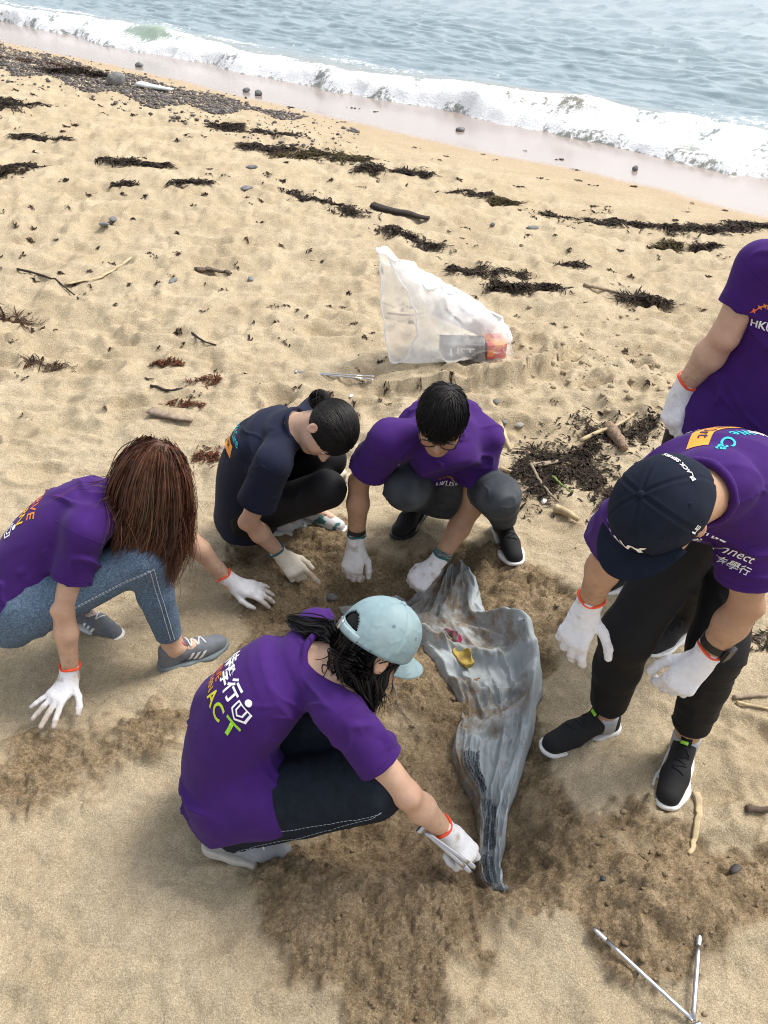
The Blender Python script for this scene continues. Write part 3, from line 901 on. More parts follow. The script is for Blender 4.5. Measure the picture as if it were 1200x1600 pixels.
TH_OUT = ([0.55, 0.80, -0.25], [0.75, 0.62, -0.15], [0.9, 0.4, -0.15])
TH_IN = ([0.70, 0.50, -0.55], [0.85, 0.05, -0.50], [0.8, -0.30, -0.50])
TH_SIDE = ([0.75, 0.55, -0.40], [0.92, 0.25, -0.30], [0.95, 0.05, -0.30])
POSE = dict(
    splay=([[4, 4, 3]] * 4, 2.6, TH_OUT), reach=([[14, 16, 10]] * 4, 1.4, TH_SIDE),
    point=([[10, 14, 10], [55, 60, 30], [60, 65, 35], [60, 65, 35]], 1.0, TH_SIDE),
    dig=([[35, 40, 25], [38, 45, 25], [40, 48, 25], [42, 48, 30]], 0.7, TH_SIDE),
    fist=([[62, 78, 45], [66, 80, 45], [68, 82, 45], [68, 82, 45]], 0.5, TH_IN),
    grip=([[30, 40, 20], [58, 70, 40], [64, 74, 40], [66, 76, 40]], 0.7, TH_IN),
    droop=([[24, 26, 14], [30, 30, 16], [36, 34, 20], [40, 36, 22]], 1.6, TH_OUT),
    half=([[40, 38, 20], [48, 42, 24], [52, 46, 26], [52, 48, 26]], 0.9, TH_SIDE))

def strand_mesh(name, P, r0, r1, m, parent, tint=None, sides=3):
    P = np.asarray(P, f32); n, k, _ = P.shape
    Tn = np.gradient(P, axis=1); Tn /= np.linalg.norm(Tn, axis=2, keepdims=True) + 1e-9
    ref = np.array([0.31, 0.52, 0.79], f32)
    A = np.cross(Tn, ref); A /= np.linalg.norm(A, axis=2, keepdims=True) + 1e-9
    B = np.cross(Tn, A)
    tt = np.linspace(0, 1, k, dtype=f32)
    rad = (np.asarray(r0, f32).reshape(-1, 1) * (1 - tt ** 2.2) + r1 * tt ** 2.2)[:, :, None]
    vs_ = np.stack([P + rad * (math.cos(2 * math.pi * j / sides) * A + math.sin(2 * math.pi * j / sides) * B) for j in range(sides)], 2).reshape(-1, 3)
    base = (np.arange(n)[:, None, None] * k + np.arange(k - 1)[None, :, None]) * sides
    j = np.arange(sides)[None, None, :]; j2 = (j + 1) % sides
    q = np.stack([base + j, base + j2, base + sides + j2, base + sides + j], -1).reshape(-1, 4)
    at = None
    if tint is not None: at = {'tint': np.repeat(np.asarray(tint, f32), k * sides, 0)}
    return mesh_obj(name, vs_, q, m, parent, True, at)

def folds(v, n, amp, seed, along, freq=9.0, mask=None):
    """cloth folds: a few crisp creases running along a direction, over slack waves"""
    along = nrm(along).astype(f32); p = np.asarray(v, f32)
    w = p + 0.045 * np.stack([fbm3(p * 5, seed + 1, 2), fbm3(p * 5 + 7, seed + 2, 2), fbm3(p * 5 + 3, seed + 3, 2)], 1)
    q = w - (w @ along)[:, None] * along * 0.80
    n1 = fbm3(q * freq, seed + 5, 1); n2 = fbm3(q * freq * 1.9 + 5, seed + 6, 1)
    r1 = np.clip(1 - np.abs(n1) * 4.5, 0, 1) ** 1.5; r2 = np.clip(1 - np.abs(n2) * 4.0, 0, 1) ** 1.5
    where = sstep(-0.15, 0.35, fbm3(p * 4.5, seed + 12, 2)); where2 = sstep(-0.1, 0.3, fbm3(p * 5.5, seed + 15, 2))
    big = fbm3(q * 5, seed + 9, 2)
    dsp = amp * (0.75 * r1 * where + 0.45 * r2 * where2 + 0.7 * big - 0.25)
    if mask is not None: dsp = dsp * mask
    dsp = np.maximum(dsp, -min(0.0035, amp * 0.6))
    return p + n * dsp[:, None].astype(f32)

SHOE_CACHE = {}
def shoe_meshes(L):
    key = round(L, 3)
    if key in SHOE_CACHE: return SHOE_CACHE[key]
    k = L / 0.27
    def d2(p):
        q = p[:, :2] / k
        z0 = np.zeros((len(p), 1), f32); q = np.concatenate([q, z0], 1).astype(f32)
        a = rc(q, (0.036, 0, 0), (0.105, 0.0, 0), 0.033, 0.034)
        b = rc(q, (0.105, 0, 0), (0.185, 0.005, 0), 0.034, 0.0455)
        c = rc(q, (0.185, 0.005, 0), (0.228, 0.008, 0), 0.0455, 0.037)
        return smin(smin(a, b, 0.02), c, 0.02) * k
    def sole(p):
        x = p[:, 0] / k
        top = (0.030 - 0.010 * sstep(0.02, 0.16, x) + 0.006 * sstep(0.22, 0.27, x)) * k
        toe = 0.012 * sstep(0.20, 0.27, x) * k
        return smax(smax(d2(p) - 0.003, p[:, 2] - top, 0.008), toe - p[:, 2], 0.006)
    def upper(p):
        q = p / k
        d = rc(q, (0.040, 0, 0.040), (0.046, 0, 0.082), 0.035, 0.033)
        d = smin(d, rc(q, (0.075, 0, 0.062), (0.160, 0.003, 0.043), 0.036, 0.033), 0.03)
        d = smin(d, rc(q, (0.160, 0.003, 0.036), (0.226, 0.007, 0.026), 0.040, 0.034), 0.02)
        d = smin(d, rc(q, (0.105, 0, 0.085), (0.112, 0, 0.093), 0.017, 0.014), 0.02)
        d = d * k
        d = smax(d, d2(p) + 0.002, 0.01)
        d = smax(d, 0.014 * k - p[:, 2], 0.004)
        d = smax(d, -rc(q, (0.066, 0, 0.088), (0.062, 0, 0.16), 0.026, 0.036) * k, 0.005)
        return d
    lo, hi = (-0.02, -0.065, -0.01), (L + 0.02, 0.07, 0.13)
    r = [isosurf(sole, lo, hi, 0.0038, 4, 1), isosurf(upper, lo, hi, 0.0036, 4, 1)]
    SHOE_CACHE[key] = r
    return r

def make_shoe(parent, heel, toe_dir, up, side, L, up_m, sole_m, lace_m, style):
    X = nrm(toe_dir); Z = nrm(np.asarray(up) - (np.asarray(up) @ X) * X); Y = np.cross(Z, X)
    M = Matrix(((X[0], Y[0] * side, Z[0], heel[0]), (X[1], Y[1] * side, Z[1], heel[1]), (X[2], Y[2] * side, Z[2], heel[2]), (0, 0, 0, 1)))
    (sv_, sq, _), (uv, uq, _) = shoe_meshes(L)
    k = L / 0.27
    def put(name, v, q, m, par, lab=None):
        o = mesh_obj(name, np.asarray(v), q, m, None)
        o.matrix_basis = M
        o.parent = par; o.matrix_parent_inverse = parent_world(par).inverted()
        if lab: o['label'] = lab
        return o
    shoe = put('shoe', uv, uq, up_m, parent)
    put('sole', sv_, sq, sole_m, shoe)
    b = bvh_of(uv, uq)
    # laces: short bars over the instep, crossing
    xs = (0.118, 0.132, 0.146, 0.160, 0.174)
    for i, x in enumerate(xs):
        w = 0.020 - 0.001 * i
        row = []
        for t in np.linspace(-1, 1, 7):
            h = project(b, ((x + 0.006 * t * (1 if i % 2 else -1)) * k, w * t * k, 0.2), (0, 0, -1), 0.4)
            if h is not None: row.append(h[0] + h[1] * 0.0018)
        if len(row) > 3:
            v, fcs = tube_geo(row, 0.0026, 5, True, 0.6)
            put('lace', v, fcs, lace_m, shoe)
    b_sole = bvh_of(sv_, sq)
    def side_quad(name, quad, m, sgn, lab=None, b=b):
        bmv, bmf = shape_geo([quad], 0.008)
        out = []
        for a, c in bmv:
            h = project(b, (a * k, sgn * 0.15, c * k), (0, -sgn, 0), 0.3)
            out.append(None if h is None else h[0] + h[1] * 0.0012)
        fs = [f for f in bmf if all(out[i] is not None for i in f)]
        if fs: 
            put(name, [o if o is not None else (0, 0, 0) for o in out], [tuple(reversed(f)) for f in fs] if sgn > 0 else fs, m, shoe, lab)
    if style == 'stripes':
        for s in (1, -1):
            for j in range(3):
                x0 = 0.098 + 0.021 * j
                side_quad('stripe', [(x0, 0.024), (x0 + 0.012, 0.024), (x0 + 0.036, 0.060 - 0.003 * j), (x0 + 0.024, 0.060 - 0.003 * j)], LACE_WHITE, s)
            side_quad('heel_accent', [(0.045, 0.006), (0.090, 0.006), (0.082, 0.017), (0.052, 0.018)], ORANGE, s, None, b_sole)
        ring = []
        for a in np.linspace(0, 2 * math.pi, 20):
            ring.append((0.063 * k + 0.028 * k * math.cos(a), 0.026 * k * math.sin(a), (0.096 + 0.008 * math.cos(a)) * k))
        v, fcs = tube_geo(ring, 0.0055, 6, False)
        put('collar_lining', v, fcs, CORAL, shoe)
        g = Geo().box((0.098 * k, 0, 0.112 * k), (0.004, 0.018, 0.022), nrm_rows([[0.9, 0, 0.45], [0, 1, 0], [-0.45, 0, 0.9]]))
        put('tongue', np.concatenate(g.v), g.f, CORAL, shoe)
    else:
        g = Geo().box((0.100 * k, 0, 0.108 * k), (0.003, 0.016, 0.016), nrm_rows([[0.9, 0, 0.45], [0, 1, 0], [-0.45, 0, 0.9]]))
        put('tongue', np.concatenate(g.v), g.f, up_m, shoe)
    if style == 'lime':
        g = Geo().box((0.106 * k, 0.004, 0.114 * k), (0.002, 0.011, 0.005), nrm_rows([[0.9, 0, 0.45], [0, 1, 0], [-0.45, 0, 0.9]]))
        put('pull_tab', np.concatenate(g.v), g.f, LIME, shoe)
    if style == 'edge':
        pass
    return shoe

def local(c, R, pts):
    """head coordinates -> world"""
    return np.asarray(c) + np.asarray(pts) @ np.asarray(R)

def make_cap(parent, c, R, k, m, style):
    rx, ry, rz = 0.110 * k, 0.092 * k, (0.113 if style == 'flat' else 0.116) * k
    cz = 0.024 * k
    nt_, nv = 150, 36
    vs_ = []; fs = []
    def ringz(th): return 0.012 * math.cos(th) * k
    for j in range(nv + 1):
        v = j / nv; a = v * math.radians(94)
        for i in range(nt_):
            th = 2 * math.pi * i / nt_
            sa = math.sin(a) ** (0.80 if style == 'flat' else 0.90); ca = math.cos(a)
            x = rx * sa * math.cos(th); y = ry * sa * math.sin(th)
            z = rz * (math.copysign(abs(ca) ** 0.85, ca)) + ringz(th) * v
            dth = min(abs(((th - q + math.pi) % (2 * math.pi)) - math.pi) for q in [math.pi / 6 + n_ * math.pi / 3 for n_ in range(6)])
            g = 1 - 0.016 * math.exp(-(dth * max(sa, 0.05) / 0.035) ** 2) + 0.010 * math.exp(-((dth * max(sa, 0.05) - 0.075) / 0.03) ** 2)
            w = 1 + 0.010 * math.sin(5 * th + 3 * v) * v * (0 if style == 'flat' else 1) + 0.006 * math.sin(11 * th + 7 * v)
            vs_.append((-0.003 * k + x * g * w, y * g * w, cz + z * g))
    for j in range(nv):
        for i in range(nt_):
            th = 2 * math.pi * (i + 0.5) / nt_; v = (j + 0.5) / nv
            if style == 'curved' and abs(th - math.pi) < 0.46 and v > 0.74 + 0.16 * (abs(th - math.pi) / 0.46) ** 2 and v < 0.93:
                continue
            i2 = (i + 1) % nt_
            fs.append((j * nt_ + i, (j + 1) * nt_ + i, (j + 1) * nt_ + i2, j * nt_ + i2))
    lv = np.array(vs_)
    cap = mesh_obj('cap', local(c, R, lv), fs, m, parent)
    so = cap.modifiers.new('thickness', 'SOLIDIFY'); so.thickness = 0.0025; so.offset = -1
    bvh = bvh_of(local(c, R, lv), fs)
    # brim
    ext = (0.072 if style == 'flat' else 0.068) * k; tm = math.radians(66); curv = 0.004 if style == 'flat' else 0.022
    bv, bf = [], []
    na, nb = 28, 9
    for a in range(na + 1):
        th = -tm + 2 * tm * a / na
        for b_ in range(nb + 1):
            t = b_ / nb
            x = rx * math.cos(th) * 0.985 + ext * t * (max(1 - (th / tm) ** 2, 0)) ** 0.5
            y = ry * math.sin(th) * (0.985 + (0.16 if style == 'flat' else 0.06) * t)
            z = cz + ringz(th) - 0.006 * k - curv * k * (y / (ry)) ** 2 * (0.4 + t) - (0.002 if style == 'flat' else 0.012) * k * t
            bv.append((-0.003 * k + x, y, z))
    for a in range(na):
        for b_ in range(nb):
            q = a * (nb + 1) + b_
            bf.append((q, q + 1, q + nb + 2, q + nb + 1))
    br = mesh_obj('brim', local(c, R, bv), bf, m, cap)
    so = br.modifiers.new('thickness', 'SOLIDIFY'); so.thickness = 0.0035; so.offset = 0
    # button
    u = np.linspace(0, math.pi / 2, 5); bvv = []; bff = []
    for a in u:
        for i in range(10):
            bvv.append((-0.003 * k + 0.0085 * math.sin(a) * math.cos(i * math.pi / 5), 0.0085 * math.sin(a) * math.sin(i * math.pi / 5), cz + rz - 0.001 + 0.006 * math.cos(a)))
    for a in range(4):
        for i in range(10): bff.append((a * 10 + i, (a + 1) * 10 + i, (a + 1) * 10 + (i + 1) % 10, a * 10 + (i + 1) % 10))
    mesh_obj('button', local(c, R, bvv), bff, m, cap)
    # eyelets
    eyem = mat('eyelet_thread', tuple(x * 0.55 for x in ((0.30, 0.42, 0.50) if style == 'curved' else (0.012, 0.017, 0.032))), 0.9, 0.1, 60)
    for n_ in range(6):
        th = n_ * math.pi / 3 + (0.0 if style == 'curved' else 0.0)
        if n_ == 3 and style == 'curved': continue
        o = local(c, R, [(0.3 * math.cos(th), 0.3 * math.sin(th), cz + 0.16)])[0]; tgt = local(c, R, [(0, 0, cz + 0.03)])[0]
        h = project(bvh, o, nrm(tgt - o), 0.6)
        if h is not None:
            ax = h[1]; s1 = nrm(np.cross(ax, [0.3, 0.2, 0.9])); s2 = np.cross(ax, s1)
            v, fcs = tube_geo([h[0] + ax * 0.0004 + 0.003 * (math.cos(t) * s1 + math.sin(t) * s2) for t in np.linspace(0, 2 * math.pi, 10)], 0.0012, 4, False)
            mesh_obj('eyelet', v, fcs, eyem, cap)
    if style == 'curved':
        ring = []
        for th in np.linspace(math.pi - 0.62, math.pi + 0.62, 12):
            ring.append((-0.003 * k + (rx + 0.002) * math.cos(th) * 1.0, (ry + 0.002) * math.sin(th), cz - 0.002 + ringz(th)))
        P_ = local(c, R, ring)
        v, fcs = tube_geo(P_, 0.010, 6, True, 0.22, upv=np.cross(nrm(P_[1] - P_[0]), R[2]))
        mesh_obj('strap', v, fcs, m, cap)
        q = P_[4]
        g = Geo().box(q + nrm(q - np.asarray(c)) * 0.003, (0.002, 0.009, 0.012), np.array([nrm(q - np.asarray(c)), nrm(np.cross(R[2], nrm(q - np.asarray(c)))), R[2]]))
        g.build('buckle', METAL, cap)
    return cap, bvh, (rx, ry, rz, cz)

def glasses(parent, c, R, k):
    root = None
    for s in (1, -1):
        pts = []
        for a in np.linspace(0, 2 * math.pi, 25):
            ca, sa = math.cos(a), math.sin(a)
            pts.append((0.106 - 0.004 * abs(ca), s * 0.034 + 0.026 * math.copysign(abs(ca) ** 0.7, ca), 0.000 + 0.019 * math.copysign(abs(sa) ** 0.7, sa)))
        v, fcs = tube_geo(local(c, R, np.array(pts) * k), 0.0020, 5, False)
        o = mesh_obj('glasses' if root is None else 'rim', v, fcs, BLACK_PLASTIC, parent if root is None else root)
        root = root or o
        v, fcs = tube_geo(local(c, R, np.array([(0.102, s * 0.060, 0.006), (0.05, s * 0.074, 0.008), (0.0, s * 0.086, 0.010), (-0.02, s * 0.086, -0.006)]) * k), 0.0018, 5)
        mesh_obj('temple', v, fcs, BLACK_PLASTIC, root)
    v, fcs = tube_geo(local(c, R, np.array([(0.107, 0.009, 0.004), (0.110, 0, 0.007), (0.107, -0.009, 0.004)]) * k), 0.0018, 5)
    mesh_obj('bridge', v, fcs, BLACK_PLASTIC, root)

# ------------------------------------------------------------------ hair
def scalp_dirs(n, rng, keep):
    out = []
    while len(out) < n:
        v = rng.normal(size=(n, 3)); v /= np.linalg.norm(v, axis=1, keepdims=True)
        out += [q for q in v if keep(q)]
    return np.array(out[:n])

def hairline(v, lo=-0.015):
    q = np.asarray(HC) + v * np.asarray(HR)
    return -0.6 * q[0] + 0.8 * q[2] > lo

def hair_base(parent, c, R, k, m, lo=-0.015, infl=0.009, dark=0.8):
    I = np.eye(3)
    def fn(p):
        q = ((p - np.asarray(c, f32)) @ np.asarray(R, f32).T) / f32(k)
        d = el(q, HC, I, tuple(r + infl for r in HR))
        pl = -(-0.6 * q[:, 0] + 0.8 * q[:, 2] - lo + 0.006 * noise3(q * 60, 5))
        return smax(d, pl, 0.012) * k
    v, q, n = isosurf(fn, np.asarray(c) - 0.14, np.asarray(c) + 0.14, 0.0055)
    return mesh_obj('hair', v, q, m, parent, attrs={'tint': np.full((len(v), 3), 0.8)})

def hair_tint(rng, n, amt=0.5):
    b = 1 + amt * rng.uniform(-1, 1, (n, 1)) ** 3 * 1.5
    return np.clip(np.concatenate([b, b, b], 1) * (1 + 0.1 * rng.normal(size=(n, 3))), 0.2, 3)

def hair_short(parent, c, R, k, m, rng, n=1900, crown=(-0.55, 0.1, 0.8), length=0.085, lo=-0.02, lift=0.10, r0=0.0017):
    base = hair_base(parent, c, R, k, m, lo, 0.004)
    D = scalp_dirs(n, rng, lambda v: hairline(v, lo))
    cr = nrm(crown); K = 8
    P = np.zeros((n, K, 3))
    for i, v in enumerate(D):
        t = v - cr * 1.0 + rng.normal(size=3) * 0.22
        t = t - (t @ v) * v; t = nrm(t)
        L = length * rng.uniform(0.65, 1.15)
        lf = lift * rng.uniform(0.3, 1.6)
        for j in range(K):
            s = j / (K - 1)
            dv = nrm(v + t * (L / 0.09) * s)
            rr = 1.02 + lf * s ** 1.3 * (1 - 0.35 * s)
            P[i, j] = np.asarray(HC) + dv * np.asarray(HR) * rr
    strand_mesh('hair_strand', local(c, R, P.reshape(-1, 3) * k).reshape(n, K, 3), np.full(n, r0), 0.0004, m, base, hair_tint(rng, n))
    return base

def hair_long(parent, c, R, k, m, rng, roots, length, collide, n_per=8, steps=26, wave=0.014, stiff=0.80, r0=0.0022, init=None, lo=-0.015, wind=0.0, part=True, root_r=1.06):
    base = hair_base(parent, c, R, k, m, lo, 0.003)
    n = len(roots) * n_per
    P0 = np.zeros((n, 3)); D0 = np.zeros((n, 3)); ph = np.zeros(n); Ls = np.zeros(n)
    Rm = np.asarray(R)
    for i, v in enumerate(roots):
        q = np.asarray(HC) + v * np.asarray(HR) * root_r
        gl = Rm @ np.array([0, 0, -1.0])
        t = gl * 1.0 + np.array([0, (0.30 * np.sign(v[1]) if part else 0.3 * v[1]) * max(v[2], 0) ** 0.5, 0]) + np.array([-0.25, 0, -0.15])
        if init is not None: t = np.asarray(init(v)) + 0.4 * gl
        t = nrm(t - (t @ v) * v * 0.95)
        phi = rng.uniform(0, 6.28); LL = length * rng.uniform(0.8, 1.08)
        for j in range(n_per):
            a = i * n_per + j
            P0[a] = local(c, Rm, [(q + rng.normal(size=3) * 0.006) * k])[0]
            D0[a] = nrm(t @ Rm + rng.normal(size=3) * 0.05)
            ph[a] = phi + rng.normal() * 0.35; Ls[a] = LL * rng.uniform(0.82, 1.05)
    P = np.zeros((n, steps, 3)); P[:, 0] = P0; d = D0.copy(); pos = P0.copy()
    g = np.array([wind, 0, -1.0])
    cc = np.asarray(c)
    for s in range(1, steps):
        d = d * stiff + g * (1 - stiff)
        d /= np.linalg.norm(d, axis=1, keepdims=True)
        pos = pos + d * (Ls / steps)[:, None]
        # keep outside head and clothes
        q = ((pos - cc) @ Rm.T) / k
        e = (q - np.asarray(HC)) / (np.asarray(HR) * 1.045)
        r = np.linalg.norm(e, axis=1, keepdims=True)
        q2 = np.where(r < 1, np.asarray(HC) + e / np.maximum(r, 1e-3) * np.asarray(HR) * 1.045, q)
        new = cc + (q2 * k) @ Rm
        for _ in range(2):
            dd = collide(new.astype(f32)); hit = dd < 0.010
            if hit.any():
                gn = grad(collide, new[hit].astype(f32), 0.006)
                new[hit] += gn * np.clip(0.010 - dd[hit], 0, 0.03)[:, None]
        mv = new - P[:, s - 1]; mv /= np.linalg.norm(mv, axis=1, keepdims=True) + 1e-9
        d = 0.5 * d + 0.5 * mv; d /= np.linalg.norm(d, axis=1, keepdims=True)
        pos = new; P[:, s] = pos
    tt = np.linspace(0, 1, steps)[None, :]
    amp = wave * np.clip((tt - 0.25) * 1.6, 0, 1) 
    P[:, :, 0] += amp * np.sin(ph[:, None] + tt * 10); P[:, :, 1] += amp * np.cos(ph[:, None] * 1.3 + tt * 9)
    fly = rng.uniform(size=n) < 0.04                      # flyaway hairs
    P[fly] += (rng.normal(size=(int(fly.sum()), 1, 3)) * 0.03) * (tt[0] ** 1.2)[None, :, None]
    ribbon_mesh('hair_strand', P, r0, m, base, np.repeat(hair_tint(rng, len(roots), 0.5), n_per, 0) * (1 + 0.15 * rng.normal(size=(n, 1))), cc)
    return base

def ribbon_mesh(name, P, w, m, parent, tint, centre):
    n, k, _ = P.shape
    Tn = np.gradient(P, axis=1); Tn /= np.linalg.norm(Tn, axis=2, keepdims=True) + 1e-9
    axis = np.asarray(centre)[None, None, :] * np.array([1, 1, 0]) + P * np.array([0, 0, 1])
    O = P - axis; O = O / (np.linalg.norm(O, axis=2, keepdims=True) + 1e-9)
    rj = np.random.default_rng(n).normal(size=(n, 1, 3)) * 0.6
    A = np.cross(Tn, O + rj); A /= np.linalg.norm(A, axis=2, keepdims=True) + 1e-9
    tt = np.linspace(0, 1, k); wd = (w * (1 - 0.85 * tt ** 3))[None, :, None]
    vs_ = np.stack([P - A * wd, P + A * wd], 2).reshape(-1, 3)
    b = (np.arange(n)[:, None] * k + np.arange(k - 1)[None, :]) * 2
    q = np.stack([b, b + 1, b + 3, b + 2], -1).reshape(-1, 4)
    return mesh_obj(name, vs_, q, m, parent, True, {'tint': np.clip(np.repeat(np.asarray(tint, f32), k * 2, 0), 0.15, 3)})

# ------------------------------------------------------------------ a whole person
def person(label, J, s=1.0, m_=1.0, fem=True, head=None, skin=SKIN, shirt=PURPLE, pants=BLACK_CLOTH, bulge=0.06, hem=0.10, sleeve=0.62, sleeve_r=(0.062, 0.070),
           hands=None, shoes=None, leg=(0.088, 0.066, 0.056, 0.048), cuff=0.03, torso=1.0, seed=1, extra_shirt=(), fold=0.022, loose=0.012, group='volunteers clearing the beach', neck_r=0.066, cuffs=None, stitch=None, soiled='LR'):
    J = {k_: np.asarray(v, float) for k_, v in J.items()}
    root = empty('person', (J['pel'][0], J['pel'][1], Tg(J["pel"][0], J["pel"][1])))
    tag(root, label, 'person', group)
    rng = np.random.default_rng(seed)
    c = J['head']; Fh, Uh = head
    Fh = nrm(Fh); Uh = nrm(Uh - (Uh @ Fh) * Fh); Lh = np.cross(Uh, Fh)
    R = np.array([Fh, Lh, Uh]); k = 0.93 * s ** 0.5
    out = dict(root=root, c=c, R=R, k=k, J=J, rng=rng)
    sp = J['c7'] - J['pel']; lft = nrm(J['shL'] - J['shR']); back = nrm(np.cross(sp, lft)); spn = nrm(sp)
    hl = nrm(J['hipL'] - J['hipR'])
    out.update(back=back, spn=spn, lft=lft)
    ctrl = [J['pel'] - spn * hem * s - back * bulge * 0.5, J['pel'], J['pel'] + sp * 0.35 + back * bulge, J['pel'] + sp * 0.70 + back * bulge * 0.85, J['pel'] + sp * 0.93 + back * bulge * 0.2]
    N = 18
    pts = catmull(ctrl, N); tt = np.linspace(0, 1, N)
    out['spine'] = pts
    side = np.array([nrm(hl * (1 - t) + lft * t) for t in tt])
    xs = [0, 0.25, 0.45, 0.70, 0.88, 1.0]
    wx = np.array([0.150, 0.160, 0.140, 0.152, 0.148, 0.095]) * (0.95 if fem else 1.03) * s * torso
    wy = np.array([0.112, 0.118, 0.104, 0.110, 0.098, 0.062]) * (0.95 if fem else 1.02) * s * torso
    bp = catmull([J['pel'], J['pel'] + sp * 0.35 + back * bulge * 0.8, J['pel'] + sp * 0.70 + back * bulge * 0.7, J['pel'] + sp * 0.93 + back * bulge * 0.2], 12)
    bt = np.linspace(0, 1, 12); slim = np.interp(bt, [0, 0.5, 1], [0.70, 0.80, 1.0])
    body_sw = Sweep(bp, np.array([nrm(hl * (1 - t) + lft * t) for t in bt]), np.interp(0.25 + 0.75 * bt, xs, wx) * slim, np.interp(0.25 + 0.75 * bt, xs, wy) * slim)
    wx2 = wx + loose + np.array([0.016, 0.008, 0.016, 0.004, 0, -0.004]); wy2 = wy + loose + np.array([0.018, 0.008, 0.016, 0.006, 0, -0.004])
    shirt_sw = Sweep(pts, side, np.interp(tt, xs, wx2), np.interp(tt, xs, wy2))
    ar = 0.88 if fem else 0.97
    nb = J['c7'] + back * -0.012
    nt_ = c + R.T @ (np.array([-0.022, 0, -0.060]) * k)
    nax = nrm(nt_ - nb)
    # ---- body: one skin
    def body(p):
        d = body_sw(p, -0.022)
        for S in 'LR':
            sh, e, w = J['sh' + S], J['el' + S], J['wr' + S]
            q = smin(rc(p, sh, e, 0.049 * ar * s, 0.037 * ar * s), rc(p, e, e + (w - e) * 0.33, 0.037 * ar * s, 0.040 * ar * s), 0.015)
            q = smin(q, rc(p, e + (w - e) * 0.33, w, 0.040 * ar * s, 0.0265 * ar * s), 0.02)
            ob = nrm((e - sh) / np.linalg.norm(e - sh) + (e - w) / np.linalg.norm(e - w) + 1e-6)
            q = smin(q, rc(p, e + ob * 0.014, e + ob * 0.018, 0.024 * ar * s, 0.020 * ar * s), 0.02)
            if hands and S in hands:
                q = smin(q, rc(p, w, w + nrm(hands[S][0]) * 0.06, 0.022, 0.015), 0.02)
            d = smin(d, smin(q, rc(p, J['c7'] - spn * 0.03, sh, 0.055 * s, 0.050 * s), 0.05), 0.04)
            h, kn, an = J['hip' + S], J['kn' + S], J['an' + S]
            q = smin(rc(p, h, kn, (leg[0] - 0.030) * s, (leg[1] - 0.022) * s), rc(p, kn, an, (leg[1] - 0.022) * s, 0.036 * s), 0.03)
            fd = shoes[S][1] if shoes else np.array([0, -1, 0])
            q = smin(q, rc(p, an - V(0, 0, 0.02), an - V(0, 0, 0.045) + nrm(fd) * 0.10, 0.030 * s, 0.022 * s), 0.02)
            d = smin(d, q, 0.03)
        d = smin(d, rc(p, nb, nt_, 0.056 * s * (0.92 if fem else 1.05), 0.052 * s * (0.92 if fem else 1.05)), 0.03)
        hd = np.sqrt(((p - c.astype(f32)) ** 2).sum(1))
        ne = hd < 0.24
        o = hd - 0.14
        if ne.any(): o[ne] = head_sdf(((p[ne] - c.astype(f32)) @ R.T.astype(f32)) / f32(k)) * k
        return smin(d, o, 0.018)
    allp = [v for v in J.values()]
    lo, hi = bounds(allp, 0.20)
    bv, bq, bn = isosurf(body, lo, hi, 0.0062, 4, 1)
    ql = (bv - c) @ R.T / k
    tint = np.ones((len(bv), 3), f32)
    lip = np.exp(-((ql[:, 0] - 0.095) / 0.02) ** 2 - (ql[:, 1] / 0.022) ** 2 - ((ql[:, 2] + 0.066) / 0.009) ** 2)
    tint *= 1 - lip[:, None] * np.array([0.15, 0.45, 0.40])
    brow = np.exp(-((np.abs(ql[:, 1]) - 0.034) / 0.018) ** 4 - ((ql[:, 2] - 0.028) / 0.006) ** 2) * (ql[:, 0] > 0.05)
    tint *= 1 - np.clip(brow * 1.4, 0, 0.92)[:, None]
    chk = np.exp(-((ql[:, 0] - 0.075) / 0.03) ** 2 - ((np.abs(ql[:, 1]) - 0.045) / 0.022) ** 2 - ((ql[:, 2] + 0.032) / 0.024) ** 2)
    ear = np.exp(-((np.abs(ql[:, 1]) - 0.085) / 0.012) ** 2 - (ql[:, 2] / 0.03) ** 2 - (ql[:, 0] / 0.03) ** 2)
    tint *= 1 - (0.35 * chk + 0.25 * ear)[:, None] * np.array([0.0, 0.35, 0.30])
    tint *= 1 + 0.07 * fbm3(bv * 22, seed + 3, 3)[:, None] * np.array([0.6, 1.0, 1.1])
    for S in 'LR':
        de = np.exp(-(np.linalg.norm(bv - J['el' + S], axis=1) / 0.045) ** 2); dw = np.exp(-(np.linalg.norm(bv - J['wr' + S], axis=1) / 0.13) ** 2)
        tint *= 1 - de[:, None] * np.array([0.08, 0.20, 0.22]) * (0.6 + 0.6 * np.abs(fbm3(bv * 60, seed, 2)))[:, None]
        tint *= 1 - (dw * (noise3(bv * 130, seed + 8) > 0.42))[:, None] * np.array([0.30, 0.32, 0.36])
    mesh_obj('body', bv, bq, skin, root, attrs={'tint': tint})
    for sg in (1, -1):
        u = [(0.0122 * math.cos(a) * math.cos(b), 0.0122 * math.sin(a) * math.cos(b), 0.0122 * math.sin(b)) for b in np.linspace(-1.57, 1.57, 9) for a in np.linspace(0, 2 * math.pi, 12, endpoint=False)]
        fq = [(j * 12 + i, j * 12 + (i + 1) % 12, (j + 1) * 12 + (i + 1) % 12, (j + 1) * 12 + i) for j in range(8) for i in range(12)]
        ey = mesh_obj('eye', local(c, R, (np.array(u) + np.array([0.0795, sg * 0.033, 0.002])) * k), fq, EYE, root)
        mesh_obj('iris', local(c, R, (np.array(u) * 0.55 + np.array([0.0862, sg * 0.033, 0.001])) * k), fq, IRIS, ey)
    # ---- shirt
    ends = {}
    for S in 'LR':
        sh, e = J['sh' + S], J['el' + S]; ends[S] = (sh, sh + (e - sh) * sleeve, nrm(e - sh))
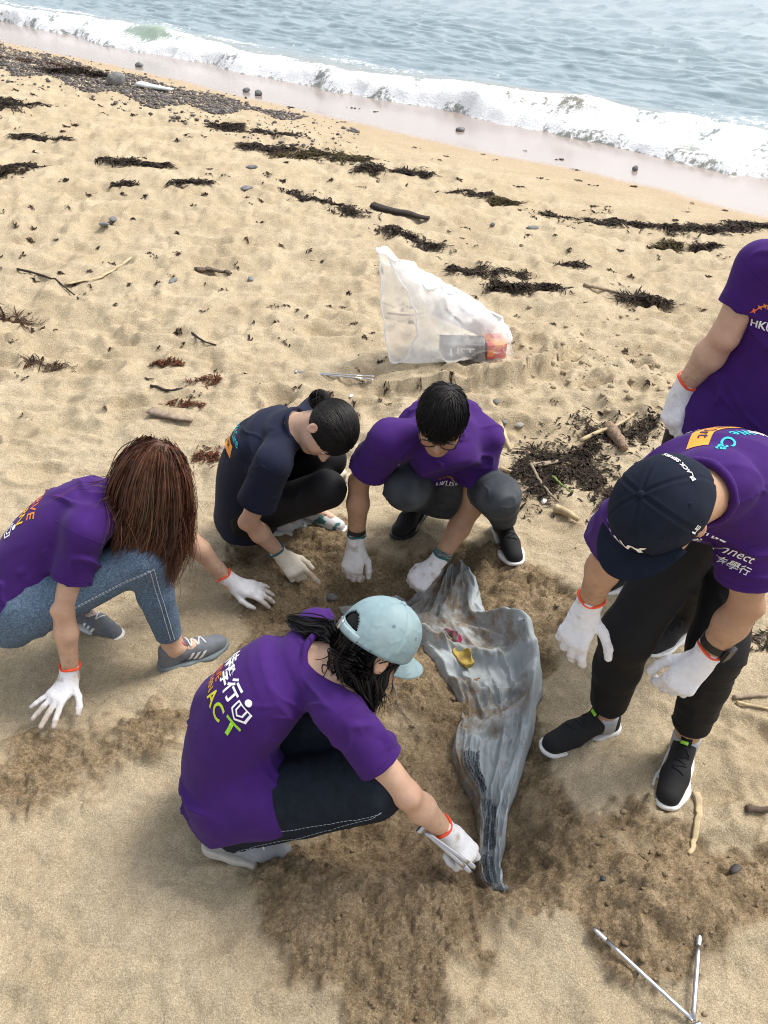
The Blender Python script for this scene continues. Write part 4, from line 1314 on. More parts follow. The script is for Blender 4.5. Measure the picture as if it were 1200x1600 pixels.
    def shirt_fn(p):
        d = shirt_sw(p)
        for fnx in extra_shirt: d = smin(d, fnx(p), 0.05)
        base_cut = (p - pts[0].astype(f32)) @ (-(pts[1] - pts[0]) / np.linalg.norm(pts[1] - pts[0])).astype(f32)
        d = smax(d, base_cut, 0.01)
        for S in 'LR':
            sh, se, dr = ends[S]
            q = rc(p, sh, se, sleeve_r[0] * s, sleeve_r[1] * s)
            q = smax(q, (p - se.astype(f32)) @ dr.astype(f32), 0.004)
            q = np.maximum(q, -rc(p, se - dr * 0.004, se + dr * 0.06, sleeve_r[1] * s - 0.016, sleeve_r[1] * s - 0.005))
            q = smin(q, rc(p, J['c7'] - spn * 0.035, sh, 0.066 * s, 0.058 * s), 0.04)
            d = smin(d, q, 0.035)
        d = smax(d, -rc(p, nb + nax * 0.045, nb + nax * 0.16, neck_r * s * 0.90, neck_r * s * 1.05), 0.012)
        d = smin(d, torus(p, nb + nax * 0.028, nax, neck_r * s * 1.02, 0.0085), 0.006)
        return d
    lo, hi = bounds([J['pel'], J['c7'], pts[0]] + [ends[S][1] for S in 'LR'] + [J['sh' + S] for S in 'LR'], 0.22)
    v, q, n = isosurf(shirt_fn, lo, hi, 0.0052, 4, 1)
    hemd = np.clip(((v - pts[0]) @ spn) / 0.25, 0, 1)
    msk = np.ones(len(v))
    for S in 'LR':
        sh, se, dr = ends[S]; dist = np.linalg.norm(v - se, axis=1); msk *= sstep(0.01, 0.09, dist) * 0.7 + 0.3
    msk *= 0.35 + 0.65 * sstep(0.05, 0.13, np.linalg.norm(v - (nb + nax * 0.03), axis=1))
    v = folds(v, n, fold, seed * 31, np.cross(spn, back) * 0.9 + spn * 0.5, 9.5, msk * (1.25 - 0.5 * hemd))
    sh_o = mesh_obj('shirt', v, q, shirt, root)
    out['shirt'] = sh_o; out['shirt_bvh'] = bvh_of(v, q)
    for S in 'LR':                                    # sleeve hems and armhole seams
        sh, se, dr = ends[S]
        for cen, ax in ((se - dr * 0.018, dr), (sh + dr * 0.012, nrm(dr + 0.5 * lft * (1 if S == 'L' else -1)))):
            s1 = nrm(np.cross(ax, [0.3, 0.4, 0.8])); s2 = np.cross(ax, s1); ring = []
            for a in np.linspace(0, 2 * math.pi, 40):
                o_ = math.cos(a) * s1 + math.sin(a) * s2
                hit = project(out['shirt_bvh'], cen + o_ * 0.13, -o_, 0.125)
                if hit is not None and np.linalg.norm(hit[0] - cen) < 0.105 and (not ring or np.linalg.norm(hit[0] - ring[-1]) < 0.04): ring.append(hit[0] - hit[1] * 0.0002)
                elif len(ring) > 6: break
                else: ring = []
            if len(ring) > 6:
                tv, tf = tube_geo(ring, 0.0013, 5); mesh_obj('seam', tv, tf, shirt, sh_o); out['shirt_fn'] = shirt_fn
    # ---- trousers
    cuts = {}
    for S in 'LR':
        kn, an = J['kn' + S], J['an' + S]; dr = nrm(an - kn); cuts[S] = (an - dr * cuff, dr)
    pw = Sweep(catmull([J['pel'] - spn * 0.06 - back * bulge * 0.3, J['pel'], J['pel'] + spn * 0.10 + back * bulge * 0.35], 6), np.array([hl] * 6), np.full(6, 0.158 * s * torso), np.full(6, 0.118 * s * torso))
    def pants_fn(p):
        d = pw(p)
        for S in 'LR':
            h, kn = J['hip' + S], J['kn' + S]; ce, dr = cuts[S]
            g = rc(p, h, kn, leg[0] * s, leg[1] * s)
            l2 = rc(p, kn, kn + (ce - kn) * 0.45, leg[1] * s, leg[2] * s)
            l3 = rc(p, kn + (ce - kn) * 0.45, ce, leg[2] * s, leg[3] * s)
            q = smin(g, smin(l2, l3, 0.02), 0.035)
            dist = np.sqrt(((p - ce.astype(f32)) ** 2).sum(1))
            q = smax(q, np.where(dist < 0.13, (p - ce.astype(f32)) @ dr.astype(f32), -1), 0.006)
            q = np.maximum(q, -rc(p, ce - dr * 0.025, ce + dr * 0.06, leg[3] * s - 0.008, leg[3] * s - 0.007))
            d = smin(d, q, 0.035)
        return d
    lo, hi = bounds([J['pel']] + [J[a + S] for S in 'LR' for a in ('hip', 'kn')] + [cuts[S][0] for S in 'LR'], 0.20)
    v, q, n = isosurf(pants_fn, lo, hi, 0.0058, 4, 1)
    near = np.zeros(len(v))
    for S in 'LR':
        for a, r_ in (('kn', 0.13), ('hip', 0.13)): near = np.maximum(near, np.exp(-(np.linalg.norm(v - J[a + S], axis=1) / r_) ** 2))
        near = np.maximum(near, 0.9 * np.exp(-(np.linalg.norm(v - cuts[S][0], axis=1) / 0.10) ** 2))
    v = folds(v, n, 0.011, seed * 37 + 5, lft, 10.0, 0.35 + 0.9 * near)
    out['pants'] = mesh_obj('trousers', v, q, pants, root); out['pants_bvh'] = bvh_of(v, q)
    # ---- seam stitching down the outside of each leg
    if stitch is not None:
        for S in 'LR':
            g = Geo(); h, kn = J['hip' + S], J['kn' + S]; ce, dr = cuts[S]
            oc = hl * (1 if S == 'L' else -1)
            for off in stitch[1]:
                path = [(h + (kn - h) * t, off) for t in np.linspace(0.25, 1.0, 26)] + [(kn + (ce - kn) * t, off) for t in np.linspace(0.04, 0.99, 34)]
                last = None
                for a, (c0, o_) in enumerate(path):
                    fw = nrm(np.cross(oc, V(0, 0, 1)))
                    hit = project(out['pants_bvh'], c0 + oc * 0.22 + fw * o_, -oc, 0.4)
                    if hit is None: last = None; continue
                    q1 = hit[0] + hit[1] * 0.0008
                    if last is not None and np.linalg.norm(q1 - last) < 0.05:
                        e_ = (q1 - last)
                        tv, tf = tube_geo([last + e_ * 0.10, last + e_ * 0.85], stitch[2], 4); g.add(tv, tf)
                    last = q1
            if g.v:
                so_ = g.build('seam_stitching', stitch[0], out['pants']); so_['kind'] = 'stuff'
    # ---- gloves
    for S in (hands or {}):
        hd, hn, pose, gm, bandm, ks = hands[S]
        w, e = J['wr' + S], J['el' + S]
        fn0, hp = hand_fn(w, hd, hn, 1 if S == 'R' else -1, POSE[pose], ks)
        fa = nrm(e - w)
        wr_r = 0.0265 * ar * s
        def gfn(p, fn0=fn0, w=w, fa=fa, wr_r=wr_r, hd=hd):
            d = fn0(p)
            cf = rc(p, w + fa * 0.045, w + nrm(hd) * 0.025, wr_r + 0.0085, wr_r + 0.0035)
            cf = smax(cf, (p - (w + fa * 0.048).astype(f32)) @ fa.astype(f32), 0.003)
            return smin(d, cf, 0.018)
        lo, hi = bounds(hp + [w + fa * 0.06], 0.035)
        v, q, n = isosurf(gfn, lo, hi, 0.0033, 4, 1)
        v = folds(v, n, 0.0026, seed * 41 + ord(S), hn, 34.0)
        far_ = sstep(0.06, 0.17, np.linalg.norm(v - w, axis=1)); dirt = np.clip(far_ * (0.75 + 1.1 * fbm3(v * 40, 7, 3)) * (1.0 if S in soiled else 0.25), 0, 0.85)
        go = mesh_obj('glove', v, q, gm, root, attrs={'tint': 1 - dirt[:, None] * np.array([0.50, 0.60, 0.70])})
        s1 = nrm(np.cross(fa, [0.3, 0.4, 0.8])); s2 = np.cross(fa, s1)
        ring = [w + fa * (0.046 + 0.003 * math.sin(3 * a)) + (wr_r + 0.0068) * (math.cos(a) * s1 + math.sin(a) * s2) for a in np.linspace(0, 2 * math.pi, 28)]
        tv, tf = tube_geo(ring, 0.0042, 6, False)
        mesh_obj('cuff_edging', tv, tf, bandm, go)
        out['hand' + S] = hp
    # ---- shoes
    for S in (shoes or {}):
        heel, tdir, up, L, um, sm, lm, style = shoes[S]
        make_shoe(root, heel, tdir, up, 1 if S == 'R' else -1, L, um, sm, lm, style)
        if cuffs:
            an = J['an' + S]
            tv, tf = tube_geo([an - V(0, 0, 0.055), an + V(0, 0, 0.0), an + V(0, 0, 0.012)], [0.040, 0.0405, 0.040], 16)
            mesh_obj('sock', tv, tf, cuffs, root)
    return out

def back_print(P, kind, t=0.70, dy=0.0, dx=0.0, k=1.0):
    sp = P['spine']; o = sp[int(t * (len(sp) - 1))]
    i = int(t * (len(sp) - 1)); tan = nrm(sp[i + 1] - sp[i - 1])
    D = Decal(P['shirt_bvh'], o, -P['lft'], tan)
    W_ = (0.9, 0.9, 0.9)
    sh = P['shirt']
    def txt(body, size, at, colr, bold=0.012, align='CENTER', rot=0.0, name='print', bend=None, space=1.0):
        v, f = text_geo(body, size * k, bold, align, space)
        if bend: v = arc(v, bend * k, 0)
        D.put(name, v, f, PRINT, sh, colr, (at[0] * k + dx, at[1] * k + dy), rot)
    if kind == 'serve2':
        for i, ch in enumerate('SERVE'): txt(ch, 0.046, (-0.050 + i * 0.027, 0.014), ((0.82, 0.06 + 0.05 * i, 0.10 - 0.015 * i)), 0.012)
        for i, ch in enumerate('LEARN'): txt(ch, 0.046, (-0.056 + i * 0.0285, -0.034), ((0.85, 0.14 + 0.10 * i, 0.05)), 0.010)
    if kind in ('serve', 'serve2'):
      ox, oy = (0.098, -0.002) if kind == 'serve' else (0.075, -0.085)
      if kind == 'serve':
          for ch, x, y in (('侍', -0.062, 0.012), ('學', -0.010, 0.0), ('行', 0.044, 0.0)):
              txt(ch, 0.056, (x, y), W_, 0.022)
          for i, ch in enumerate('SERVE'):
              txt(ch, 0.034, (-0.108 + i * 0.0185, -0.022), ((0.82, 0.06 + 0.05 * i, 0.10 - 0.015 * i)), 0.012)
          for i, ch in enumerate('LEARN'):
              txt(ch, 0.034, (-0.112 + i * 0.0205, -0.056), ((0.85, 0.14 + 0.085 * i, 0.05)), 0.010)
          for i, ch in enumerate('ACT'):
              txt(ch, 0.058, (0.006 + i * 0.046, -0.064), ((0.78 - 0.22 * i, 0.72, 0.05)), 0.018)
      pol = strip([(-0.018, 0.026), (-0.018, 0.0), (0.0, -0.014), (0.018, 0.0), (0.018, 0.026)], 0.0042) + strip([(-0.009, 0.026), (-0.009, 0.006), (0.0, -0.002), (0.009, 0.006), (0.009, 0.026)], 0.0036) + strip([(-0.018, 0.026), (0.018, 0.026)], 0.0036)
      v, f = shape_geo([[(x * k, y * k) for x, y in P_] for P_ in pol], 0.006)
      D.put('emblem', v, f, PRINT, sh, W_, (ox * k + dx, oy * k + dy))
      v, f = shape_geo([[(x * k, y * k) for x, y in circle(0.0, 0.042, 0.0085)]], 0.006)
      D.put('emblem', v, f, PRINT, sh, W_, (ox * k + dx, oy * k + dy))
    else:
        R_ = 0.21
        band = []
        n_ = 26
        for i in range(n_):
            a0, a1 = -0.135 + 0.27 * i / n_, -0.135 + 0.27 * (i + 1) / n_
            band.append([(a0, -0.012), (a1, -0.012), (a1, 0.028), (a0, 0.028)])
        v, f = shape_geo([[(x * k, y * k) for x, y in P_] for P_ in band], 0.012)
        v = arc(v, R_ * k)
        D.put('banner', v, f, PRINT, sh, (0.90, 0.36, 0.055), (dx, dy - 0.050 * k))
        D.off = 0.0026
        txt('We Reach Out', 0.034, (0, -0.047), (0.045, 0.02, 0.09) if kind == 'arc_purple' else (0.02, 0.02, 0.05), 0.010, bend=R_)
        D.off = 0.0016
        for body, x, c_ in (('We See', -0.075, W_), ('·', -0.006, W_), ('We Care', 0.068, (0.04, 0.50, 0.62))):
            v, f = text_geo(body, 0.040 * k, 0.014)
            v = v + np.array([x * k, 0]); v = arc(v, R_ * k)
            D.put('print', v, f, PRINT, sh, c_, (dx, dy + 0.004 * k))
        txt('25', 0.045, (0.052, -0.105), W_, 0.03)

def front_print(P, t=0.72, dx=0.0, dy=0.0, k=1.0, ang=0.0):
    sp = P['spine']; i = int(t * (len(sp) - 1)); o = sp[i]; tan = nrm(sp[i + 1] - sp[i - 1])
    ex = P['lft'] * math.cos(ang) + P['back'] * math.sin(ang)
    D = Decal(P['shirt_bvh'], o, ex, tan)
    sh = P['shirt']; W_ = (0.9, 0.9, 0.9)
    def txt(body, size, at, bold, align='LEFT'):
        v, f = text_geo(body, size * k, bold, align); D.put('print', v, f, PRINT, sh, W_, (at[0] * k + dx, at[1] * k + dy))
    txt('HKUST', 0.040, (-0.115, 0.0), 0.022); txt('Connect', 0.040, (-0.012, 0.0), 0.0)
    txt('科大侍學行', 0.034, (-0.035, -0.040), 0.008)
    rng = np.random.default_rng(4)
    for j in range(12):
        a = j / 11
        x = -0.11 + 0.15 * a; y = 0.062 + 0.018 * math.sin(a * 7.5)
        c_ = (0.85 * (1 - a) + 0.12 * a, 0.16 + 0.5 * a, 0.05 + 0.10 * a)
        th = rng.uniform(0, 3)
        v, f = shape_geo([[(k * (0.011 if n_ % 2 else 0.0045) * math.cos(th + n_ * math.pi / 4), k * (0.011 if n_ % 2 else 0.0045) * math.sin(th + n_ * math.pi / 4)) for n_ in range(8)]], 0.008)
        D.put('emblem', v, f, PRINT, sh, c_, (x * k + dx, y * k + dy))

# ------------------------------------------------------------------ the six volunteers
def foot(heel_px, toe_px, L, um, sm, lm, style, lift=0.0, sink=0.006, zoff=0.0):
    a = flat(*heel_px, zoff); b = flat(*toe_px, zoff)
    d = nrm((b - a) * V(1, 1, 0))
    m = a + d * L * 0.5
    z = min(T(a[0], a[1], False), T(m[0], m[1], False)) - sink
    heel = V(a[0], a[1], z + lift)
    td = nrm(d * L - V(0, 0, lift * 1.25))
    up = nrm(V(0, 0, 1) - td * td[2])
    ank = heel + td * 0.062 + up * 0.095
    return (heel, td, up, L, um, sm, lm, style), ank

def crouch(shoes, J):
    sp = {}
    for S, (spec, ank) in shoes.items(): sp[S] = spec; J['an' + S] = tuple(ank)
    return sp

SOLE_PALE = mat('off_white_sole', (0.46, 0.43, 0.38), 0.8, 0.15, 40)
# A: long brown hair, acid-washed jeans, leaning on one hand
JA = dict(pel=(-1.156,1.988,0.326), hipR=(-1.095,1.919,0.331), hipL=(-1.192,2.074,0.326), c7=(-0.796,2.098,0.633), shR=(-0.874,1.948,0.617), shL=(-0.741,2.243,0.561),
          head=(-0.690,2.068,0.724), elR=(-0.964,1.870,0.375), wrR=(-0.985,1.830,0.120), elL=(-0.694,2.321,0.310), wrL=(-0.547,2.290,0.100), knR=(-0.732,1.989,0.480), knL=(-0.809,2.153,0.397))
shA = crouch({'R': foot((247,1047), (356,1008), 0.255, SHOE_GREY, SOLE_GREY, LACE_WHITE, 'stripes'), 'L': foot((105,962), (190,993), 0.255, SHOE_GREY, WHITE_FOAM, LACE_WHITE, 'stripes')}, JA)
A = person('woman with long red-brown hair in purple T-shirt and acid-washed jeans, leaning on one gloved hand', JA, 0.97, 1.0, True, (vdir(0.72, -0.66, 0.25), vdir(0.50, 0.72, -0.35)), SKIN, PURPLE, DENIM_WASH,
           bulge=0.055, hem=0.04, torso=0.93, sleeve_r=(0.056, 0.064), stitch=(STITCH, (-0.006, 0.006), 0.0014), sleeve=0.60, shoes=shA, seed=11, leg=(0.100, 0.070, 0.058, 0.047), cuff=0.045,
           hands={'R': (V(-0.42, -0.88, -0.22), V(0, -0.15, 1), 'splay', GLOVE, ORANGE, 0.92), 'L': (V(0.97, -0.10, -0.22), V(0.05, -0.25, 1), 'reach', GLOVE, ORANGE, 0.90)})
back_print(A, 'serve2', 0.66, dx=0.035)
def coll(P): return P['shirt_fn']
rootsA = scalp_dirs(300, A['rng'], lambda v: hairline(v, -0.02))
hair_long(A['root'], A['c'], A['R'], A['k'], HAIR_BROWN, A['rng'], rootsA, 0.42, A['shirt_fn'], wind=-0.22, n_per=28, steps=22, wave=0.017, stiff=0.80, r0=0.0014, lo=-0.02, root_r=1.02)

# B: navy T-shirt, hair tied back
JB = dict(pel=(-0.526,2.660,0.200), hipR=(-0.508,2.570,0.196), hipL=(-0.511,2.749,0.215), c7=(-0.327,2.542,0.609), shR=(-0.374,2.389,0.553), shL=(-0.237,2.682,0.581), head=(-0.190,2.469,0.642),
          elR=(-0.478,2.386,0.310), wrR=(-0.384,2.457,0.095), elL=(-0.360,2.830,0.370), wrL=(-0.200,2.730,0.350), knR=(-0.202,2.452,0.402), knL=(-0.207,2.613,0.420))
shB = crouch({'R': foot((395,828), (450,828), 0.24, SHOE_WHITE, WHITE_FOAM, LACE_PINK, 'plain'), 'L': foot((462,812), (533,832), 0.24, SHOE_WHITE, WHITE_FOAM, LACE_PINK, 'plain')}, JB)
B = person('woman in navy T-shirt with black hair in a bun, squatting in black trousers', JB, 0.96, 1.0, True, (vdir(0.05, -1.0, 0.15), vdir(0.8, 0.1, -0.55)), SKIN, NAVY, BLACK_CLOTH,
           bulge=0.05, hem=0.09, sleeve=0.66, sleeve_r=(0.066, 0.078), shoes=shB, seed=12, leg=(0.088, 0.068, 0.058, 0.050), cuff=0.02,
           hands={'R': (V(0.62, -0.52, -0.45), V(-0.1, -0.45, 0.88), 'point', GLOVE_CREAM, TEAL, 0.98), 'L': (V(0.25, -0.8, -0.4), V(0, 0, 1), 'half', GLOVE_CREAM, TEAL, 0.98)})
back_print(B, 'arc_navy', 0.72, k=0.95)

def hair_tied(P, m, n=1500, bun=(-0.62, 0.05, -0.58)):
    c, R, k, rng = P['c'], P['R'], P['k'], P['rng']
    base = hair_base(P['root'], c, R, k, m, -0.022, 0.006)
    D = scalp_dirs(n, rng, lambda v: hairline(v, -0.024))
    b = nrm(bun); K = 10
    S = np.zeros((n, K, 3))
    for i, v in enumerate(D):
        tl = rng.uniform(0.5, 1.0)
        for j in range(K):
            t = j / (K - 1) * tl
            dv = nrm(v * (1 - t) + b * t + rng.normal(size=3) * 0.004)
            S[i, j] = np.asarray(HC) + dv * np.asarray(HR) * (1.065 + 0.02 * math.sin(math.pi * t) + 0.05 * t ** 6)
    strand_mesh('hair_strand', local(c, R, S.reshape(-1, 3) * k).reshape(n, K, 3), np.full(n, 0.0016), 0.0006, m, base, hair_tint(rng, n, 0.6))
    # the folded tail
    q0 = np.asarray(HC) + b * np.asarray(HR) * 1.08
    bc = q0 + np.array([-0.024, 0, 0.004]); br = np.array([0.038, 0.033, 0.042])
    nb_ = 700; S = np.zeros((nb_, 9, 3))
    for i in range(nb_):
        e1 = nrm(rng.normal(size=3) * np.array([1, 0.5, 1])); e2 = nrm(np.cross(np.array([0.25, 1, 0.15]) + rng.normal(size=3) * 0.25, e1)); a0 = rng.uniform(0, 6.28); rr = rng.uniform(0.80, 1.06)
        for j in range(9):
            a_ = a0 + j * 0.22; S[i, j] = bc + br * rr * (math.cos(a_) * e1 + math.sin(a_) * e2)
    strand_mesh('bun', local(c, R, S.reshape(-1, 3) * k).reshape(nb_, 9, 3), np.full(nb_, 0.0019), 0.0007, m, base, hair_tint(rng, nb_, 0.6) * np.array([1.5, 1.15, 1.05]))
    ax = nrm(b @ R); s1 = nrm(np.cross(ax, [0.2, 0.5, 0.8])); s2 = np.cross(ax, s1); cq = local(c, R, [q0 * k])[0]
    tv, tf = tube_geo([cq + ax * 0.004 + 0.017 * (math.cos(a) * s1 + math.sin(a) * s2) for a in np.linspace(0, 2 * math.pi, 20)], 0.004, 6, False)
    mesh_obj('hair_tie', tv, tf, BLACK_PLASTIC, base)
hair_tied(B, HAIR_BLACK)

# C: purple T-shirt, charcoal jeans, glasses, facing the photographer
JC = dict(pel=(0.249,2.726,0.250), hipR=(0.156,2.746,0.242), hipL=(0.341,2.707,0.264), c7=(0.197,2.448,0.662), shR=(0.020,2.379,0.648), shL=(0.345,2.523,0.569), head=(0.182,2.322,0.768),
          elR=(-0.089,2.478,0.414), wrR=(-0.103,2.437,0.160), elL=(0.315,2.471,0.302), wrL=(0.185,2.374,0.110), knR=(0.078,2.397,0.442), knL=(0.392,2.346,0.451))
shC = crouch({'R': foot((668,795), (607,852), 0.27, SHOE_BLACK, BLACK_PLASTIC, LACE_BLACK, 'plain'), 'L': foot((775,822), (813,888), 0.27, SHOE_BLACK, WHITE_FOAM, LACE_BLACK, 'plain')}, JC)
C = person('man with black hair and glasses in purple T-shirt, squatting behind the grey sheet', JC, 1.0, 1.08, False, (vdir(-0.15, -0.88, -0.45), vdir(0.05, 0.45, -0.89)), SKIN_TAN, PURPLE, DENIM_GREY,
           bulge=0.06, hem=0.02, sleeve=0.62, sleeve_r=(0.066, 0.076), extra_shirt=(lambda p: rc(p, (0.205, 2.44, 0.56), (0.235, 2.50, 0.36), 0.12, 0.12),), shoes=shC, seed=13, leg=(0.100, 0.071, 0.064, 0.057), cuff=0.02,
           hands={'R': (vdir(-0.20, -0.97, 0.10), vdir(-0.15, 0.2, -0.97), 'dig', GLOVE_DIRTY, TEAL, 1.04), 'L': (vdir(-0.72, -0.66, 0.1), vdir(-0.1, 0.25, -0.96), 'fist', GLOVE, TEAL, 1.04)})
front_print(C, 0.55, k=0.8)
hair_short(C['root'], C['c'], C['R'], C['k'], HAIR_BLACK, C['rng'], 2600, crown=(-0.45, 0.15, 0.85), length=0.095, lo=-0.030, lift=0.16)
glasses(C['root'], C['c'], C['R'], C['k'])

# D: pale blue cap, seen from behind, reaching down to the sheet
JD = dict(pel=(-0.420,1.388,0.222), hipR=(-0.383,1.305,0.226), hipL=(-0.442,1.476,0.208), c7=(-0.184,1.457,0.605), shR=(-0.105,1.307,0.585), shL=(-0.180,1.598,0.548), head=(-0.028,1.428,0.672),
          elR=(0.055,1.214,0.392), wrR=(0.163,1.242,0.187), elL=(-0.070,1.680,0.340), wrL=(-0.110,1.520,0.280), knR=(-0.035,1.259,0.375), knL=(-0.130,1.448,0.411))
shD = crouch({'R': foot((318,1330), (440,1348), 0.26, SHOE_LIGHT, SOLE_PALE, LACE_WHITE, 'plain', lift=0.025), 'L': foot((400,1200), (500,1150), 0.25, SHOE_LIGHT, WHITE_FOAM, LACE_WHITE, 'plain')}, JD)
D_ = person('woman in pale blue cap and purple T-shirt squatting with her back to the photographer', JD, 0.97, 1.0, True, (vdir(0.69, -0.46, 0.56), vdir(0.56, 0.8, -0.1)), SKIN, PURPLE, DENIM_DARK,
            bulge=0.06, hem=0.03, torso=0.91, sleeve_r=(0.055, 0.066), stitch=(STITCH, (0.0,), 0.0007), sleeve=0.62, extra_shirt=(lambda p: rc(p, JD['hipR'], np.array(JD['hipR']) * 0.72 + np.array(JD['knR']) * 0.28, 0.106, 0.112), lambda p: rc(p, JD['hipL'], np.array(JD['hipL']) * 0.75 + np.array(JD['knL']) * 0.25, 0.104, 0.108)), shoes=shD, seed=14, soiled='R', leg=(0.104, 0.086, 0.076, 0.066), cuff=0.02,
            hands={'R': (vdir(0.62, -0.76, 0.15), vdir(0.5, 0.45, -0.75), 'grip', GLOVE, ORANGE, 0.98), 'L': (V(0.3, -0.8, -0.3), V(0, 0, 1), 'half', GLOVE, ORANGE, 0.98)})
back_print(D_, 'serve', 0.74, dx=0.009, k=0.97)
rootsD = scalp_dirs(240, D_['rng'], lambda v: hairline(v, -0.07) and v[2] < -0.22 and v[0] < 0.45)
hair_long(D_['root'], D_['c'], D_['R'], D_['k'], HAIR_BLACK, D_['rng'], rootsD, 0.15, D_['shirt_fn'], n_per=20, steps=18, wave=0.006, stiff=0.84, r0=0.0020, init=lambda v: (-0.6, v[1] * 0.2, -0.6), lo=-0.045, part=False, root_r=1.0)
def lock(P, m, ctrl, n, spread, r0=0.0020):
    rg = P['rng']; K = 14; S = np.zeros((n, K, 3))
    for i in range(n):
        o = rg.normal(size=3) * spread
        pts = [np.asarray(p, float) + o * w + rg.normal(size=3) * spread * 0.15 for p, w in ctrl]
        S[i] = catmull(pts, K)
    for k_ in range(1, K):
        d = P['shirt_fn'](S[:, k_].astype(f32)); h = d < 0.006
        if h.any(): S[h, k_] += grad(P['shirt_fn'], S[h, k_].astype(f32), 0.006) * np.clip(0.006 - d[h], 0, 0.04)[:, None]
    return ribbon_mesh('hair_lock', S, r0, m, P['root'], hair_tint(rg, n, 0.6), P['c'])
napeD = local(D_['c'], D_['R'], np.array([(-0.085, 0.03, -0.03), (-0.055, -0.066, -0.04)]) * D_['k'])
lock(D_['root'] and D_, HAIR_BLACK, [(napeD[0], 0.8), (flat(520,988,0.68), 1.0), (flat(492,984,0.66), 1.0), (flat(452,966,0.645), 0.35)], 380, 0.012)
lock(D_, HAIR_BLACK, [(napeD[1], 0.9), (flat(545,1035,0.66), 1.1), (flat(556,1075,0.60), 1.1), (flat(574,1112,0.55), 0.4)], 600, 0.018)
make_cap(D_['root'], D_['c'], D_['R'], D_['k'], CAP_BLUE, 'curved')
glasses(D_['root'], D_['c'], D_['R'], D_['k'])

# E: navy flat-brim cap, bending forward on his feet
JE = dict(pel=(0.906,1.813,0.824), hipR=(0.834,1.751,0.841), hipL=(0.989,1.852,0.815), c7=(0.679,1.466,1.123), shR=(0.525,1.375,1.105), shL=(0.824,1.509,0.997), head=(0.560,1.352,1.140),
          elR=(0.530,1.531,0.890), wrR=(0.512,1.570,0.664), elL=(0.855,1.475,0.765), wrL=(0.800,1.485,0.565), knR=(0.664,1.660,0.480), knL=(0.890,1.600,0.495))
shE = crouch({'R': foot((968,1132), (852,1166), 0.285, SHOE_BLACK, WHITE_FOAM, LACE_BLACK, 'lime'), 'L': foot((1068,1160), (1042,1268), 0.285, SHOE_BLACK, WHITE_FOAM, LACE_BLACK, 'lime')}, JE)
E_ = person('man in navy flat-brimmed cap and purple T-shirt bending forward in black track trousers', JE, 1.03, 1.08, False, (vdir(-0.55, -0.79, 0.27), vdir(-0.45, 0.40, -0.80)), SKIN_TAN, PURPLE, BLACK_CLOTH,
            bulge=0.02, hem=0.05, torso=0.95, sleeve=0.66, sleeve_r=(0.066, 0.078), shoes=shE, seed=15, soiled='', leg=(0.086, 0.070, 0.066, 0.056), cuff=0.06, cuffs=SOCK,
            hands={'R': (vdir(-0.35, -0.90, 0.25), vdir(-0.3, 0.25, -0.92), 'droop', GLOVE, ORANGE, 1.06), 'L': (vdir(-0.60, -0.76, 0.25), vdir(0.1, 0.3, -0.95), 'half', GLOVE, ORANGE, 1.06)})
back_print(E_, 'arc_purple', 0.90, k=1.08, dx=-0.075)
_D = Decal(E_['shirt_bvh'], flat(1118, 858, 0.98), vdir(1, -0.5, 0), vdir(0.5, 1, 0), 0.0016, 0.3)
for _b, _s, _a, _w in (('HKUST', 0.026, (-0.055, 0.012), 0.02), ('Connect', 0.026, (0.008, 0.012), 0.0), ('科大侍學行', 0.022, (0.0, -0.014), 0.006)):
    _v, _f = text_geo(_b, _s, _w, 'LEFT'); _D.put('print', _v, _f, PRINT, E_['shirt'], (0.9, 0.9, 0.9), _a)
_o = np.array(JE['hipL']) * 0.72 + np.array(JE['knL']) * 0.28
_D = Decal(E_['pants_bvh'], _o, vdir(-0.5, -0.2, 0.6), nrm(np.array(JE['hipL']) - np.array(JE['knL'])), 0.0015, 0.2)
if (_D.n @ E_['lft']) < 0: _D = Decal(E_['pants_bvh'], _o, -vdir(-0.5, -0.2, 0.6), nrm(np.array(JE['hipL']) - np.array(JE['knL'])), 0.0015, 0.2)
for _i in range(3):
    _v, _f = shape_geo([[(-0.014 + 0.010 * _i, 0), (-0.007 + 0.010 * _i, 0), (-0.001 + 0.010 * _i, 0.010 + 0.007 * _i), (-0.008 + 0.010 * _i, 0.010 + 0.007 * _i)]], 0.008)
    _D.put('emblem', _v, _f, PRINT, E_['pants'], (0.85, 0.85, 0.85))
hair_short(E_['root'], E_['c'], E_['R'], E_['k'], HAIR_BLACK, E_['rng'], 1500, crown=(-0.3, 0, 0.9), length=0.03, lo=-0.045, lift=0.08, r0=0.0014)
capE, capE_b, dimE = make_cap(E_['root'], E_['c'], E_['R'], E_['k'] * 1.02, CAP_NAVY, 'flat')

